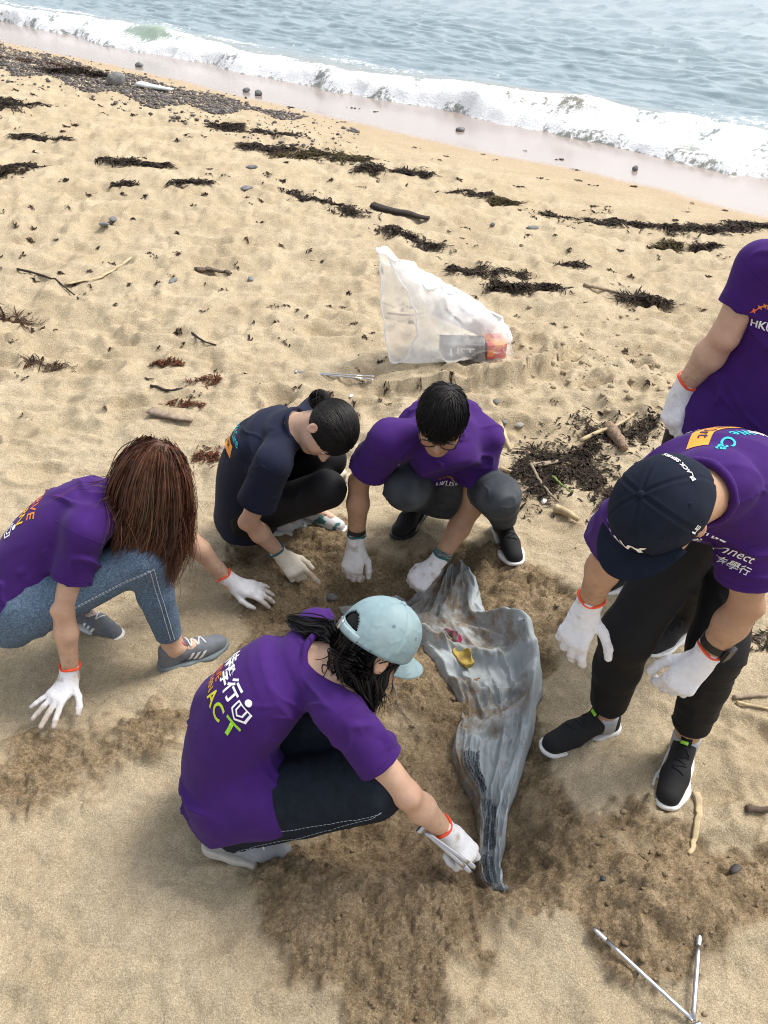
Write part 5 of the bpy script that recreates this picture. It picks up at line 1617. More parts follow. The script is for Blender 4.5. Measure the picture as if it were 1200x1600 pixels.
# F: standing behind, head above the picture
JF = dict(pel=(1.000,2.080,0.905), hipR=(0.928,2.134,0.900), hipL=(1.072,2.026,0.900), c7=(1.090,2.020,1.405), shR=(0.950,2.085,1.350), shL=(1.215,1.885,1.350), head=(1.030,1.965,1.570),
          elR=(0.893,2.060,1.175), wrR=(0.840,2.130,0.972), elL=(1.290,1.880,1.075), wrL=(1.250,1.790,0.840), knR=(0.905,2.170,0.490), knL=(1.010,2.010,0.490))
shF = crouch({'R': foot((1010,880), (948,912), 0.28, SHOE_BLACK, WHITE_FOAM, LACE_BLACK, 'plain'), 'L': foot((1086,972), (1012,1022), 0.28, SHOE_BLACK, WHITE_FOAM, LACE_BLACK, 'plain')}, JF)
F_ = person('person standing behind the man in the navy cap, purple T-shirt, one gloved hand hanging', JF, 1.03, 1.08, False, (V(-0.6, -0.6, -0.55), V(-0.35, -0.4, 0.85)), SKIN, PURPLE, BLACK_CLOTH,
            bulge=0.03, hem=0.065, sleeve=0.60, sleeve_r=(0.058, 0.060), torso=0.95, shoes=shF, seed=16, soiled='', leg=(0.096, 0.076, 0.066, 0.058), cuff=0.03,
            hands={'R': (vdir(-0.28, -0.95, 0.10), vdir(-0.85, 0.15, -0.5), 'half', GLOVE, ORANGE, 1.0), 'L': (V(0, -0.2, -1), V(1, 0, 0), 'half', GLOVE, ORANGE, 1.04)})
front_print(F_, 0.74, k=0.74, dx=-0.005)
hair_short(F_['root'], F_['c'], F_['R'], F_['k'], HAIR_BLACK, F_['rng'], 1200, length=0.06)

# ------------------------------------------------------------------ things worn on wrists, cap lettering
def wristband(P, S, m, name, r=0.031, off=0.065, w=0.008, flat_=0.5, face=None):
    J = P['J']; wv, e = J['wr' + S], J['el' + S]; fa = nrm(e - wv); c = wv + fa * off
    s1 = nrm(np.cross(fa, [0.3, 0.4, 0.8])); s2 = np.cross(fa, s1)
    n = 26
    ring = [c + r * (math.cos(a) * s1 + math.sin(a) * s2) for a in np.linspace(0, 2 * math.pi, n)]
    g = Geo(); vs_ = []
    for i, p in enumerate(ring):
        o = nrm(p - c)
        for (a, b) in ((-w, 0), (w, 0), (w, 0.003), (-w, 0.003)): vs_.append(p + fa * a + o * b)
    fs = [(i * 4 + j, i * 4 + (j + 1) % 4, (i + 1) * 4 + (j + 1) % 4, (i + 1) * 4 + j) for i in range(n - 1) for j in range(4)]
    o = mesh_obj(name, vs_, fs, m, P['root'], False)
    if face is not None:
        d = nrm(np.asarray(face) - (np.asarray(face) @ fa) * fa)
        Geo().box(c + d * (r + 0.006), (0.005, 0.017, 0.019), np.array([d, np.cross(fa, d), fa])).build('watch_face', BLACK_PLASTIC, o, False)
wristband(C, 'R', BLACK_PLASTIC, 'wristband', 0.0305, 0.062, 0.008)
BEAD = mat('blue_green_beads', (0.03, 0.16, 0.19), 0.4, 0.6, 160, bump=0.5, bscale=300, c2=(0.30, 0.24, 0.20), c2scale=120)
for of in (0.058, 0.067):
    Jc = C['J']; fa = nrm(Jc['elL'] - Jc['wrL']); cc_ = Jc['wrL'] + fa * of; s1 = nrm(np.cross(fa, [0.3, 0.4, 0.8])); s2 = np.cross(fa, s1)
    tv, tf = tube_geo([cc_ + fa * 0.004 * math.sin(a + of * 90) + 0.0325 * (math.cos(a) * s1 + math.sin(a) * s2) for a in np.linspace(0, 2 * math.pi, 30)], 0.0038, 6, False)
    mesh_obj('bracelet', tv, tf, BEAD, C['root'])
wristband(E_, 'L', BLACK_PLASTIC, 'watch', 0.034, 0.068, 0.010, face=vdir(0.5, -0.3, -0.6))

def cap_text(P, cap, bvh, body, size, az, el_, colr, bold=0.02, rot=0.0, k=1.0):
    c, R, kk = P['c'], P['R'], P['k']
    d = np.array([math.cos(el_) * math.cos(az), math.cos(el_) * math.sin(az), math.sin(el_)])
    o = local(c, R, [np.array([0, 0, 0.03]) * kk])[0]
    n = d @ R; up = nrm(R[2] - (R[2] @ n) * n); ex = np.cross(up, n)
    D = Decal(bvh, o, ex, up, 0.0022, 0.22)
    v, f = text_geo(body, size, bold)
    D.put('print', v, f, PRINT, cap, colr, (0, -size * 0.35), rot)
cap_text(E_, capE, capE_b, 'NAVY', 0.038, 0.0, 0.45, (0.85, 0.85, 0.85), 0.03)
cap_text(E_, capE, capE_b, 'BLACK SERIES', 0.013, math.pi * 0.98, 0.62, (0.85, 0.85, 0.85), 0.02)
cap_text(E_, capE, capE_b, 'LE', 0.020, math.pi * 0.52, 0.12, (0.85, 0.85, 0.85), 0.03)

# ------------------------------------------------------------------ the muddy grey plastic sheet
def sheet_material():
    m, nt, b, out = newmat('muddy_grey_plastic')
    N, L = nt.nodes, nt.links
    tc = N.new('ShaderNodeTexCoord'); at = N.new('ShaderNodeAttribute'); at.attribute_name = 'mud'
    def noise(sc, det=6.0, rg=0.65):
        n = N.new('ShaderNodeTexNoise'); n.inputs['Scale'].default_value = sc; n.inputs['Detail'].default_value = det; n.inputs['Roughness'].default_value = rg
        L.new(tc.outputs['Object'], n.inputs['Vector']); return n.outputs['Fac']
    mxp = N.new('ShaderNodeMixRGB'); mxp.inputs[1].default_value = (0.27, 0.305, 0.318, 1); mxp.inputs[2].default_value = (0.44, 0.485, 0.495, 1); L.new(noise(22, 4, 0.5), mxp.inputs[0])
    mud = N.new('ShaderNodeMixRGB'); mud.inputs[1].default_value = (0.12, 0.095, 0.07, 1); mud.inputs[2].default_value = (0.30, 0.22, 0.14, 1); L.new(noise(30), mud.inputs[0])
    ad = N.new('ShaderNodeMath'); ad.operation = 'ADD'; L.new(at.outputs['Fac'], ad.inputs[0]); L.new(noise(13, 8, 0.75), ad.inputs[1])
    mr = N.new('ShaderNodeMapRange'); mr.inputs[1].default_value = 0.80; mr.inputs[2].default_value = 1.02; L.new(ad.outputs[0], mr.inputs[0])
    mx = N.new('ShaderNodeMixRGB'); L.new(mr.outputs[0], mx.inputs[0]); L.new(mxp.outputs[0], mx.inputs[1]); L.new(mud.outputs[0], mx.inputs[2])
    L.new(mx.outputs[0], b.inputs['Base Color'])
    rr = N.new('ShaderNodeMapRange'); b.inputs['Specular IOR Level'].default_value = 0.3; rr.inputs[3].default_value = 0.62; rr.inputs[4].default_value = 0.85; L.new(mr.outputs[0], rr.inputs[0]); L.new(rr.outputs[0], b.inputs['Roughness'])
    bp = N.new('ShaderNodeBump'); bp.inputs['Strength'].default_value = 0.75; bp.inputs['Distance'].default_value = 0.016
    rg = N.new('ShaderNodeTexNoise'); rg.noise_type = 'RIDGED_MULTIFRACTAL'; rg.inputs['Scale'].default_value = 15.0; rg.inputs['Detail'].default_value = 3.5; rg.inputs['Roughness'].default_value = 0.5; rg.inputs['Distortion'].default_value = 0.7
    mp = N.new('ShaderNodeMapping'); mp.inputs['Scale'].default_value = (1.0, 0.45, 1.0); L.new(tc.outputs['Object'], mp.inputs['Vector']); L.new(mp.outputs[0], rg.inputs['Vector']); L.new(rg.outputs['Fac'], bp.inputs['Height']); L.new(bp.outputs[0], b.inputs['Normal'])
    return m

SHEET_ROWS = [((688,884),(724,866)), ((640,926),(748,893)), ((606,950),(768,936)), ((612,982),(810,960)), ((640,1003),(842,988)), ((668,1014),(852,1020)), ((694,1042),(850,1062)),
              ((714,1072),(843,1092)), ((718,1112),(835,1130)), ((705,1150),(826,1170)), ((712,1192),(812,1210)), ((738,1228),(801,1245)), ((747,1266),(793,1282)), ((748,1310),(790,1322)),
              ((750,1350),(788,1356)), ((762,1384),(788,1388)), ((780,1402),(804,1403))]
def build_sheet():
    L_ = catmull([flat(*a, 0.02) for a, b in SHEET_ROWS], 220); R_ = catmull([flat(*b, 0.03) for a, b in SHEET_ROWS], 220)
    nu, nv = 220, 90
    U, Vv = np.meshgrid(np.linspace(0, 1, nu), np.linspace(0, 1, nv), indexing='ij')
    P = L_[:, None, :] * (1 - Vv[..., None]) + R_[:, None, :] * Vv[..., None]
    x, y = P[..., 0].ravel(), P[..., 1].ravel(); u, v = U.ravel(), Vv.ravel()
    wid = np.linalg.norm(R_ - L_, axis=1)[:, None].repeat(nv, 1).ravel()
    low = sstep(0.46, 0.58, u)                                   # lower half: a closed, humped roll
    g = T(x, y, False)
    hump = 0.030 + 0.62 * wid * 0.5 * np.sqrt(np.clip(1 - (2 * v - 1) ** 2, 0, 1)) * 0.62
    # upper half: shallow muddy hollow with a standing rim along the right edge
    rim = 0.095 * np.exp(-((v - 0.88) / 0.085) ** 2) * sstep(0.05, 0.25, u) + 0.02
    mid = 0.050 * np.exp(-((u - 0.245 - 0.05 * np.sin(v * 3)) / 0.022) ** 2) * (v < 0.85) + 0.030 * np.exp(-((u - 0.40) / 0.02) ** 2)
    lip = 0.055 * np.exp(-((u - (0.545 - 0.10 * v)) / 0.030) ** 2)
    edge = np.clip(np.minimum(v, 1 - v) / 0.06, 0, 1)
    z = (rim + mid) * (1 - low) + hump * low + lip
    # creases: long ones down the roll, a web in the hollow
    cr = 1 - np.abs(fbm2(u * 3.0 + 1.0 * v, v * 4.2 - 3 * u + 0.6 * np.sin(u * 9), 201, 2)) * 2
    cr2 = 1 - np.abs(fbm2(u * 9 + 3 * v, v * 5 - 6 * u, 205, 2)) * 2.4
    cr3 = 1 - np.abs(fbm2(u * 16 + 5 * v, v * 9 + 5 - 7 * u, 209, 2)) * 3.2
    z = z + (0.048 * np.clip(cr, 0, 1) ** 1.3 + 0.011 * np.clip(cr3, 0, 1) ** 1.6) * low * np.clip(wid / 0.12, 0.3, 1) + (0.026 * np.clip(cr2, 0, 1) ** 1.6 + 0.007 * np.clip(cr3, 0, 1) ** 1.6) * (1 - low)
    z = g - 0.006 + 0.018 * edge + z * (0.15 + 0.85 * edge) * (1 - 0.9 * sstep(0.93, 1.0, u)) - 0.05 * sstep(0.95, 1.0, u)
    x = x + 0.010 * fbm2(u * 16, v * 5, 211, 3); y = y + 0.006 * fbm2(u * 16, v * 5, 212, 3)
    mud = (1 - low) * (0.42 - 0.30 * np.exp(-((v - 0.93) / 0.07) ** 2) - 0.18 * np.exp(-((u - 0.33) / 0.05) ** 2)) + low * (0.27 + 0.22 * np.exp(-((v - 0.08) / 0.12) ** 2))
    idx = np.arange(nu * nv).reshape(nu, nv)
    q = np.stack([idx[:-1, :-1], idx[1:, :-1], idx[1:, 1:], idx[:-1, 1:]], -1).reshape(-1, 4)
    vv = np.stack([x, y, z], 1)
    o = mesh_obj('plastic_sheet', vv, q, sheet_material(), attrs={'mud': mud})
    so = o.modifiers.new('thickness', 'SOLIDIFY'); so.thickness = 0.0016
    tag(o, 'crumpled muddy grey plastic sheet half dug out of the wet sand', 'plastic sheet')
    # small print
    INK = mat('faded_ink', (0.085, 0.10, 0.115), 0.7, 0.3, 60)
    bv = bvh_of(vv, q)
    rng = np.random.default_rng(8)
    pol_sets = []
    for (u0, u1, v0, v1, n) in ((0.600, 0.690, 0.16, 0.40, 9), (0.705, 0.800, 0.22, 0.70, 11), (0.815, 0.930, 0.20, 0.62, 10)):
        for j in range(n):
            vj = v0 + (v1 - v0) * j / n
            uu = u0 + rng.uniform(0, 0.004)
            while uu < u1:
                w = rng.uniform(0.004, 0.013); pol_sets.append((uu, min(uu + w, u1), vj, vj + (v1 - v0) / n * 0.62)); uu += w + 0.0022
    grid = vv.reshape(nu, nv, 3)
    def at(u_, v_):
        a = min(u_ * (nu - 1), nu - 1.001); b = min(v_ * (nv - 1), nv - 1.001); i, j = int(a), int(b); s, t = a - i, b - j
        return grid[i, j] * (1 - s) * (1 - t) + grid[i + 1, j] * s * (1 - t) + grid[i, j + 1] * (1 - s) * t + grid[i + 1, j + 1] * s * t
    g = Geo()
    for (a, b, c, d) in pol_sets:
        k = [at(a, c), at(b, c), at(b, d), at(a, d), at((a + b) / 2, (c + d) / 2)]
        g.add([p + V(0, 0, 0.0030) for p in k], [(0, 1, 4), (1, 2, 4), (2, 3, 4), (3, 0, 4)])
    po = g.build('small_print', INK, o); po['kind'] = 'stuff'
    return o
sheet = build_sheet()

# loose flap of the sheet pulled towards the two gloved hands at the back
def build_flap():
    C1 = catmull([flat(*p, 0.04) for p in [(528,934),(560,922),(600,914),(640,908),(668,898),(692,876)]], 50)
    C2 = catmull([flat(*p, 0.01) for p in [(536,944),(570,944),(605,946),(645,936),(680,925),(706,890)]], 50)
    nu, nv = 50, 12
    rows = []
    for i in range(nu):
        for j in range(nv):
            t = j / (nv - 1); p = C1[i] * (1 - t) + C2[i] * t
            z = Tg(p[0], p[1]) + 0.012 + 0.05 * (1 - t) ** 2 + 0.012 * math.sin(i * 0.5 + 3 * t) * t
            rows.append((p[0], p[1], z))
    v = np.array(rows); v[:, 2] += 0.008 * fbm2(v[:, 0] * 30, v[:, 1] * 30, 220, 2)
    idx = np.arange(nu * nv).reshape(nu, nv)
    q = np.stack([idx[:-1, :-1], idx[1:, :-1], idx[1:, 1:], idx[:-1, 1:]], -1).reshape(-1, 4)
    o = mesh_obj('flap', v, q, bpy.data.materials['muddy_grey_plastic'], sheet, attrs={'mud': np.full(len(v), 0.40)})
    o.modifiers.new('thickness', 'SOLIDIFY').thickness = 0.0016
build_flap()

def lump(name, px, size, m, label, cat, hollow=None, rot=0.0, z=0.03, seed=3, amp=0.25, group=None, inner=None):
    p0 = ground(*px); c = V(p0[0], p0[1], p0[2] + z)
    a = np.array([[math.cos(rot), math.sin(rot), 0], [-math.sin(rot), math.cos(rot), 0], [0, 0, 1]])
    def fn(p):
        q = p + 0.012 * np.stack([noise3(p * 45, seed), noise3(p * 45, seed + 1), noise3(p * 45, seed + 2)], 1) * amp * 4
        d = el(q.astype(f32), c, a, size)
        if hollow is not None: d = smax(d, -el(q.astype(f32), c + V(0, 0, size[2] * 0.6), a, tuple(s * 0.8 for s in size)), 0.006)
        return d
    v, q, n = isosurf(fn, c - max(size) - 0.03, c + max(size) + 0.03, 0.004)
    o = mesh_obj(name, v, q, m)
    return tag(o, label, cat, group)
MAGENTA = mat('magenta_foil', (0.11, 0.075, 0.07), 0.5, 0.3, 40, c2=(0.36, 0.015, 0.09), c2scale=16, c2lo=0.48, c2hi=0.56)
YELLOW = mat('muddy_yellow_cloth', (0.38, 0.28, 0.06), 0.8, 0.2, 30, c2=(0.24, 0.16, 0.07), c2scale=22, c2lo=0.5, c2hi=0.7)
PEACH = mat('peach_scrap', (0.46, 0.26, 0.15), 0.8, 0.2, 30, c2=(0.26, 0.18, 0.10), c2scale=22)
lump('wrapper', (694,1012), (0.062, 0.038, 0.030), MAGENTA, 'crushed dark wrapper with magenta lining on the muddy sheet', 'wrapper', True, 0.1, 0.045, 3)
lump('cloth_scrap', (722,1042), (0.030, 0.046, 0.026), YELLOW, 'muddy yellow scrap of cloth lying on the grey sheet', 'cloth scrap', True, 0.4, 0.045, 6)
lump('paper_scrap', (748,1082), (0.060, 0.020, 0.020), PEACH, 'torn peach coloured scrap tucked under the fold of the grey sheet', 'scrap', True, 0.1, 0.040, 9)

# ------------------------------------------------------------------ tongs
def bar(name, pts, w, t, m, parent, upv):
    tv, tf = tube_geo(pts, w, 8, True, t / w, upv=upv); return mesh_obj(name, tv, tf, m, parent)
def tongs(label, piv, tip1, tip2, up):
    piv, tip1, tip2 = [np.asarray(p, float) for p in (piv, tip1, tip2)]
    root = empty('tongs', piv); tag(root, label, 'tongs', 'metal litter tongs')
    for tp in (tip1, tip2):
        d = nrm(tp - piv); sd = nrm(np.cross(up, d))
        L = np.linalg.norm(tp - piv)
        pts = [piv + d * L * t for t in np.linspace(0, 0.86, 8)]
        a = bar('arm', pts, 0.0058, 0.0026, METAL, root, up)
        e = [piv + d * L * t for t in (0.84, 0.88, 0.93, 0.97, 1.0)]
        tv, tf = tube_geo(e, [0.0058, 0.0066, 0.0070, 0.0062, 0.004], 8, True, 0.35, upv=up); mesh_obj('scalloped_end', tv, tf, METAL, a)
    d = nrm((tip1 + tip2) / 2 - piv)
    tv, tf = tube_geo([piv - d * 0.012 + nrm(np.cross(up, d)) * t for t in np.linspace(-0.012, 0.012, 5)], 0.0085, 8); mesh_obj('hinge', tv, tf, METAL, root)
    return root
def gz(u, v, z=0.020): p = ground(u, v); return p + V(0, 0, z)
tongs('closed steel tongs lying on the dry sand behind the navy T-shirt', gz(466,587), gz(585,593), gz(584,598), V(0, 0, 1))
tongs('open steel tongs spread in a V at the edge of the dug sand', gz(1080,1600), gz(926,1452, 0.008), gz(1092,1462, 0.008), V(0, 0, 1))
wD = JD['wrR']; pv = flat(664, 1300, 0.245)
dirT = nrm(flat(722, 1345, 0.195) - pv)
tongs('short steel tongs gripped in the gloved hand of the woman in the pale blue cap', pv, pv + dirT * 0.15 + vdir(0.6, 0.6, 0) * 0.006, pv + dirT * 0.15 - vdir(0.6, 0.6, 0) * 0.010, vdir(0, 0, -1))

# ------------------------------------------------------------------ litter bag and what is in it
def bag_material():
    m, nt, b, out = newmat('clear_plastic_film')
    N, L = nt.nodes, nt.links
    tc = N.new('ShaderNodeTexCoord')
    no = N.new('ShaderNodeTexNoise'); no.inputs['Scale'].default_value = 9.0; no.inputs['Detail'].default_value = 6.0; L.new(tc.outputs['Object'], no.inputs['Vector'])
    at = N.new('ShaderNodeAttribute'); at.attribute_name = 'milk'
    mr = N.new('ShaderNodeMapRange'); mr.inputs[1].default_value = 0.3; mr.inputs[2].default_value = 0.75; mr.inputs[3].default_value = -0.12; mr.inputs[4].default_value = 0.12
    L.new(no.outputs['Fac'], mr.inputs[0])
    ad = N.new('ShaderNodeMath'); ad.operation = 'ADD'; ad.use_clamp = True; L.new(mr.outputs[0], ad.inputs[0]); L.new(at.outputs['Fac'], ad.inputs[1])
    b.inputs['Base Color'].default_value = (0.92, 0.93, 0.94, 1); b.inputs['Roughness'].default_value = 0.25; b.inputs['Specular IOR Level'].default_value = 0.6
    tl = N.new('ShaderNodeBsdfTranslucent'); tl.inputs['Color'].default_value = (0.95, 0.96, 0.97, 1)
    m1 = N.new('ShaderNodeMixShader'); m1.inputs[0].default_value = 0.45; L.new(b.outputs[0], m1.inputs[1]); L.new(tl.outputs[0], m1.inputs[2])
    tr = N.new('ShaderNodeBsdfTransparent')
    m2 = N.new('ShaderNodeMixShader'); L.new(ad.outputs[0], m2.inputs[0]); L.new(tr.outputs[0], m2.inputs[1]); L.new(m1.outputs[0], m2.inputs[2])
    L.new(m2.outputs[0], out.inputs['Surface'])
    n2 = N.new('ShaderNodeTexNoise'); n2.inputs['Scale'].default_value = 24.0; L.new(tc.outputs['Object'], n2.inputs['Vector'])
    bp = N.new('ShaderNodeBump'); bp.inputs['Strength'].default_value = 0.6; bp.inputs['Distance'].default_value = 0.012; L.new(n2.outputs['Fac'], bp.inputs['Height']); L.new(bp.outputs[0], b.inputs['Normal'])
    return m

BY = float(ground(690, 556)[1])                       # where the bag lies
def build_bag():
    nu, nv = 70, 72
    g0 = T(0.35, BY, False)
    vs_, milk = [], []
    for i in range(nu):
        u = i / (nu - 1)
        cx = 0.035 + 0.655 * u - 0.02 * math.sin(u * 3)
        top = 0.435 * (1 - u ** 1.3) + 0.115 + 0.010 * math.sin(u * 17)
        dep = 0.17 * (1 - 0.85 * u) ** 0.5 * (0.55 + 0.45 * math.sin(min(u * 2.6, 1.57))) + 0.105 * u
        if u > 0.93: top *= 0.82; dep *= 0.9
        for j in range(nv):
            a = 2 * math.pi * j / nv                      # 0 = towards camera, pi/2 = up
            ca, sa = math.cos(a), math.sin(a)
            h = top * (0.5 + 0.5 * sa) if sa < 0 else top * (0.5 + 0.5 * sa)
            wdt = dep * abs(ca) ** 0.75 * math.copysign(1, ca) * (1 - 0.55 * max(sa, 0) ** 1.2)
            lean = -0.06 * (h / max(top, 0.01)) * (1 - u)
            vs_.append((cx + lean + 0.17 * (1 - u) ** 2 * max(ca, 0) * (1 - 0.6 * max(sa, 0)) - 0.02 * (1 - u) * max(-ca, 0), BY - wdt - 0.10 * (1 - u) * (0.5 - 0.5 * sa), g0 + 0.004 + h))
            milk.append(0.46 + 0.42 * sstep(0.35, 0.95, sa) * sstep(0.05, 0.35, u) + 0.10 * (abs(u) < 0.04) + 0.18 * sstep(0.0, 0.35, 0.5 - abs(u - 0.35)) * max(0, sa) - 0.30 * sstep(0.50, 0.72, u) * (1 - sstep(0.45, 0.75, sa)))
    v = np.array(vs_); p = v.astype(f32)
    k = np.clip((v[:, 2] - g0) / 0.08, 0, 1)
    r1 = 1 - np.abs(fbm3(p * np.array([5, 9, 6]), 301, 3)) * 2
    r2 = fbm3(p * 14, 305, 2)
    dy = 0.06 * r1 + 0.022 * r2
    v[:, 1] += dy * k; v[:, 2] += (0.026 * r2 + 0.022 * r1) * k; v[:, 0] += 0.025 * fbm3(p * 11, 309, 2) * k
    idx = np.arange(nu * nv).reshape(nu, nv)
    q = np.stack([idx[:-1], np.roll(idx[:-1], -1, 1), np.roll(idx[1:], -1, 1), idx[1:]], -1).reshape(-1, 4)
    end = np.arange((nu - 1) * nv, nu * nv)
    o = mesh_obj('litter_bag', v, q, bag_material(), attrs={'milk': np.array(milk)})
    tag(o, 'clear plastic litter bag standing open on the dry sand with rubbish inside', 'bag')
    # hem round the mouth
    tv, tf = tube_geo([v[j] for j in list(range(nv)) + [0]], 0.0045, 5, False)
    mesh_obj('hem', tv, tf, bpy.data.materials['clear_plastic_film'], o, attrs={'milk': np.full(len(tv), 0.75)})
    return g0
bag_z = build_bag()
CARTON = mat('printed_carton', (0.30, 0.20, 0.13), 0.5, 0.3, 12, c2=(0.55, 0.08, 0.03), c2scale=9, c2lo=0.5, c2hi=0.53)
CARTON2 = mat('orange_carton_end', (0.72, 0.22, 0.04), 0.5, 0.2, 12, c2=(0.50, 0.04, 0.03), c2scale=14, c2lo=0.48, c2hi=0.52)
GREYC = mat('grey_printed_carton', (0.16, 0.155, 0.15), 0.5, 0.4, 14, c2=(0.34, 0.32, 0.30), c2scale=10)
WHITEB = mat('white_paper_board', (0.80, 0.80, 0.80), 0.8, 0.04, 20)
def carton(c, h, rz, rx, m1, name, label, text=None, m_end=None):
    Rz = np.array([[math.cos(rz), math.sin(rz), 0], [-math.sin(rz), math.cos(rz), 0], [0, 0, 1]])
    Rx = np.array([[1, 0, 0], [0, math.cos(rx), math.sin(rx)], [0, -math.sin(rx), math.cos(rx)]])
    R = Rx @ Rz
    root = empty(name, c - V(0, 0, h[2])); tag(root, label, 'carton')
    b = Geo().box(c, h, R).build('box', m1, root, False)
    bv = b.modifiers.new('edges', 'BEVEL'); bv.width = 0.003
    if m_end is not None: Geo().box(c + R[0] * h[0] * 1.0, (0.002, h[1] * 0.96, h[2] * 0.96), R).build('end_panel', m_end, root, False)
    if text:
        v, f = text_geo(text, 0.075, 0.02)
        P = c - R[1] * (h[1] + 0.0015) + v[:, :1] * R[0] + (v[:, 1:] - 0.02) * R[2]
        mesh_obj('print', P, f, PRINT, root, attrs={'tint': np.full((len(P), 3), 0.75)})
carton(V(0.415, BY - 0.045, bag_z + 0.060), (0.120, 0.050, 0.050), -0.05, 0.12, GREYC, 'carton', 'grey printed carton with pale letters inside the litter bag', 'UST')
carton(V(0.590, BY - 0.020, bag_z + 0.058), (0.052, 0.060, 0.044), 0.15, 0.10, CARTON2, 'carton', 'red and orange printed carton at the closed end of the litter bag', None, CARTON2)
g = Geo().box(V(0.44, BY + 0.05, bag_z + 0.205), (0.17, 0.006, 0.085), nrm_rows([[0.90, 0.0, -0.42], [0, 0.9, 0.35], [0.40, -0.3, 0.86]]))
tag(g.build('paper_board', WHITEB, None, False), 'white sheet of card leaning inside the litter bag', 'card')
bp_ = catmull([V(0.28, BY - 0.05, bag_z + 0.035), V(0.36, BY - 0.06, bag_z + 0.035), V(0.50, BY - 0.09, bag_z + 0.035)], 10)
tv, tf = tube_geo(bp_, [0.012, 0.014, 0.030, 0.032, 0.032, 0.032, 0.032, 0.032, 0.030, 0.012], 12)
tag(mesh_obj('bottle', tv, tf, mat('smoky_plastic', (0.05, 0.05, 0.05), 0.25, 0.2, 20)), 'dark plastic bottle lying at the bottom of the litter bag', 'bottle')

# ------------------------------------------------------------------ seaweed, sticks, stones
rng = np.random.default_rng(77)
WEED = mat('dry_black_seaweed', (0.026, 0.018, 0.012), 0.8, 0.5, 60, spec=0.15, attr='tint')
def weed_geo(cx, cy, rx, ry, ang, n, hgt, length, wid, rng, strip_k=4):
    """curled ribbons heaped inside an ellipse on the sand"""
    ns = max(1, int(3 + 9 * min(rx, 1.0))) if n > 60 else 1          # ragged: several tangles strung along the drift
    sx, sy = np.linspace(-0.85, 0.85, ns) + rng.normal(0, 0.06, ns), rng.normal(0, 0.35, ns); sr = rng.uniform(0.25, 1.0, ns) ** 1.2
    kk = rng.choice(ns, n, p=sr / sr.sum())
    r = np.abs(rng.normal(0, 0.55, n)); a = rng.uniform(0, 6.283, n)
    if ns == 1: sx[:] = 0; sy[:] = 0
    ex = (sx[kk] + r * np.cos(a) * (0.22 + 0.26 * sr[kk])) * rx; ey = (sy[kk] * 0.6 + r * np.sin(a) * (0.35 + 0.45 * sr[kk])) * ry
    if ns > 1:
        mm = rng.uniform(size=n) < 0.22; uu = rng.uniform(-0.9, 0.9, n); ex = np.where(mm, uu * rx, ex); ey = np.where(mm, np.interp(uu, sx, sy * 0.6) * ry + rng.normal(0, 0.10, n) * ry, ey)
    px_ = cx + ex * math.cos(ang) - ey * math.sin(ang); py_ = cy + ex * math.sin(ang) + ey * math.cos(ang)
    th = rng.uniform(0, 6.283, n); L = length * rng.uniform(0.4, 1.3, n); w = wid * rng.uniform(0.5, 1.4, n)
    cv = rng.normal(0, 1.1, n); lift = hgt * np.clip(1 - r, 0, 1) * rng.uniform(0.1, 1.2, n)
    pts = np.zeros((n, strip_k, 3)); nrmv = np.zeros((n, strip_k, 2))
    x, y, t = px_.copy(), py_.copy(), th.copy()
    for j in range(strip_k):
        pts[:, j, 0] = x; pts[:, j, 1] = y; nrmv[:, j, 0] = -np.sin(t); nrmv[:, j, 1] = np.cos(t)
        x = x + np.cos(t) * L / strip_k; y = y + np.sin(t) * L / strip_k; t = t + cv / strip_k * 2
    z = Tg(pts[..., 0].ravel(), pts[..., 1].ravel()).reshape(n, strip_k) + 0.004
    z += lift[:, None] * 0.5 + rng.uniform(0, 1, (n, strip_k)) * hgt * 0.25
    tw = rng.uniform(-1, 1, (n, strip_k)) * 0.7
    wd = w[:, None] * np.array([0.6, 1, 0.9, 0.3])[:strip_k]
    A = np.stack([pts[..., 0] + nrmv[..., 0] * wd, pts[..., 1] + nrmv[..., 1] * wd, z + tw * wd], -1)
    B = np.stack([pts[..., 0] - nrmv[..., 0] * wd, pts[..., 1] - nrmv[..., 1] * wd, z - tw * wd], -1)
    v = np.stack([A, B], 2).reshape(-1, 3)
    base = (np.arange(n)[:, None] * strip_k + np.arange(strip_k - 1)[None, :]) * 2
    q = np.stack([base, base + 1, base + 3, base + 2], -1).reshape(-1, 4)
    tint = np.repeat(np.clip(rng.normal(1, 0.5, (n, 1)), 0.3, 3) * np.array([[1, 1, 1]]), strip_k * 2, 0)
    return v, q, tint
def weed(px, w_px, h_px, label, n=None, hgt=0.03, tilt=0.0, tintc=(1, 1, 1), length=0.065, wid=0.0036, group='seaweed clumps on the beach'):
    c = ground(*px); e = ground(px[0] + w_px, px[1] + w_px * tilt); b = ground(px[0], px[1] - h_px)
    rx = np.linalg.norm((e - c)[:2]); ry = max(np.linalg.norm((b - c)[:2]), 0.03)
    ang = math.atan2(e[1] - c[1], e[0] - c[0])
    n = n or int(np.clip(140 + 8000 * rx * ry, 180, 1300))
    sc = float(np.clip(np.linalg.norm(c - CP) / 5.0, 0.8, 2.2))
    v, q, t = weed_geo(c[0], c[1], rx, ry, ang, n, hgt, length * sc, wid * sc, rng)
    o = mesh_obj('seaweed_clump', v, q, WEED, None, False, {'tint': t * np.array(tintc)})
    tag(o, label, 'seaweed', group)
    return o
RB = (3.2, 1.6, 1.1); GR = (1.6, 1.7, 0.9)
weed((905,343), 58, 7, 'dark seaweed strip at the left end of the tide line on the right', tilt=0.10)
weed((998,352), 46, 6, 'seaweed strip second from the left in the tide line on the right', tilt=0.08)
weed((1092,357), 62, 7, 'broad black seaweed bank, the largest of the tide line on the right', hgt=0.05, tilt=0.02)
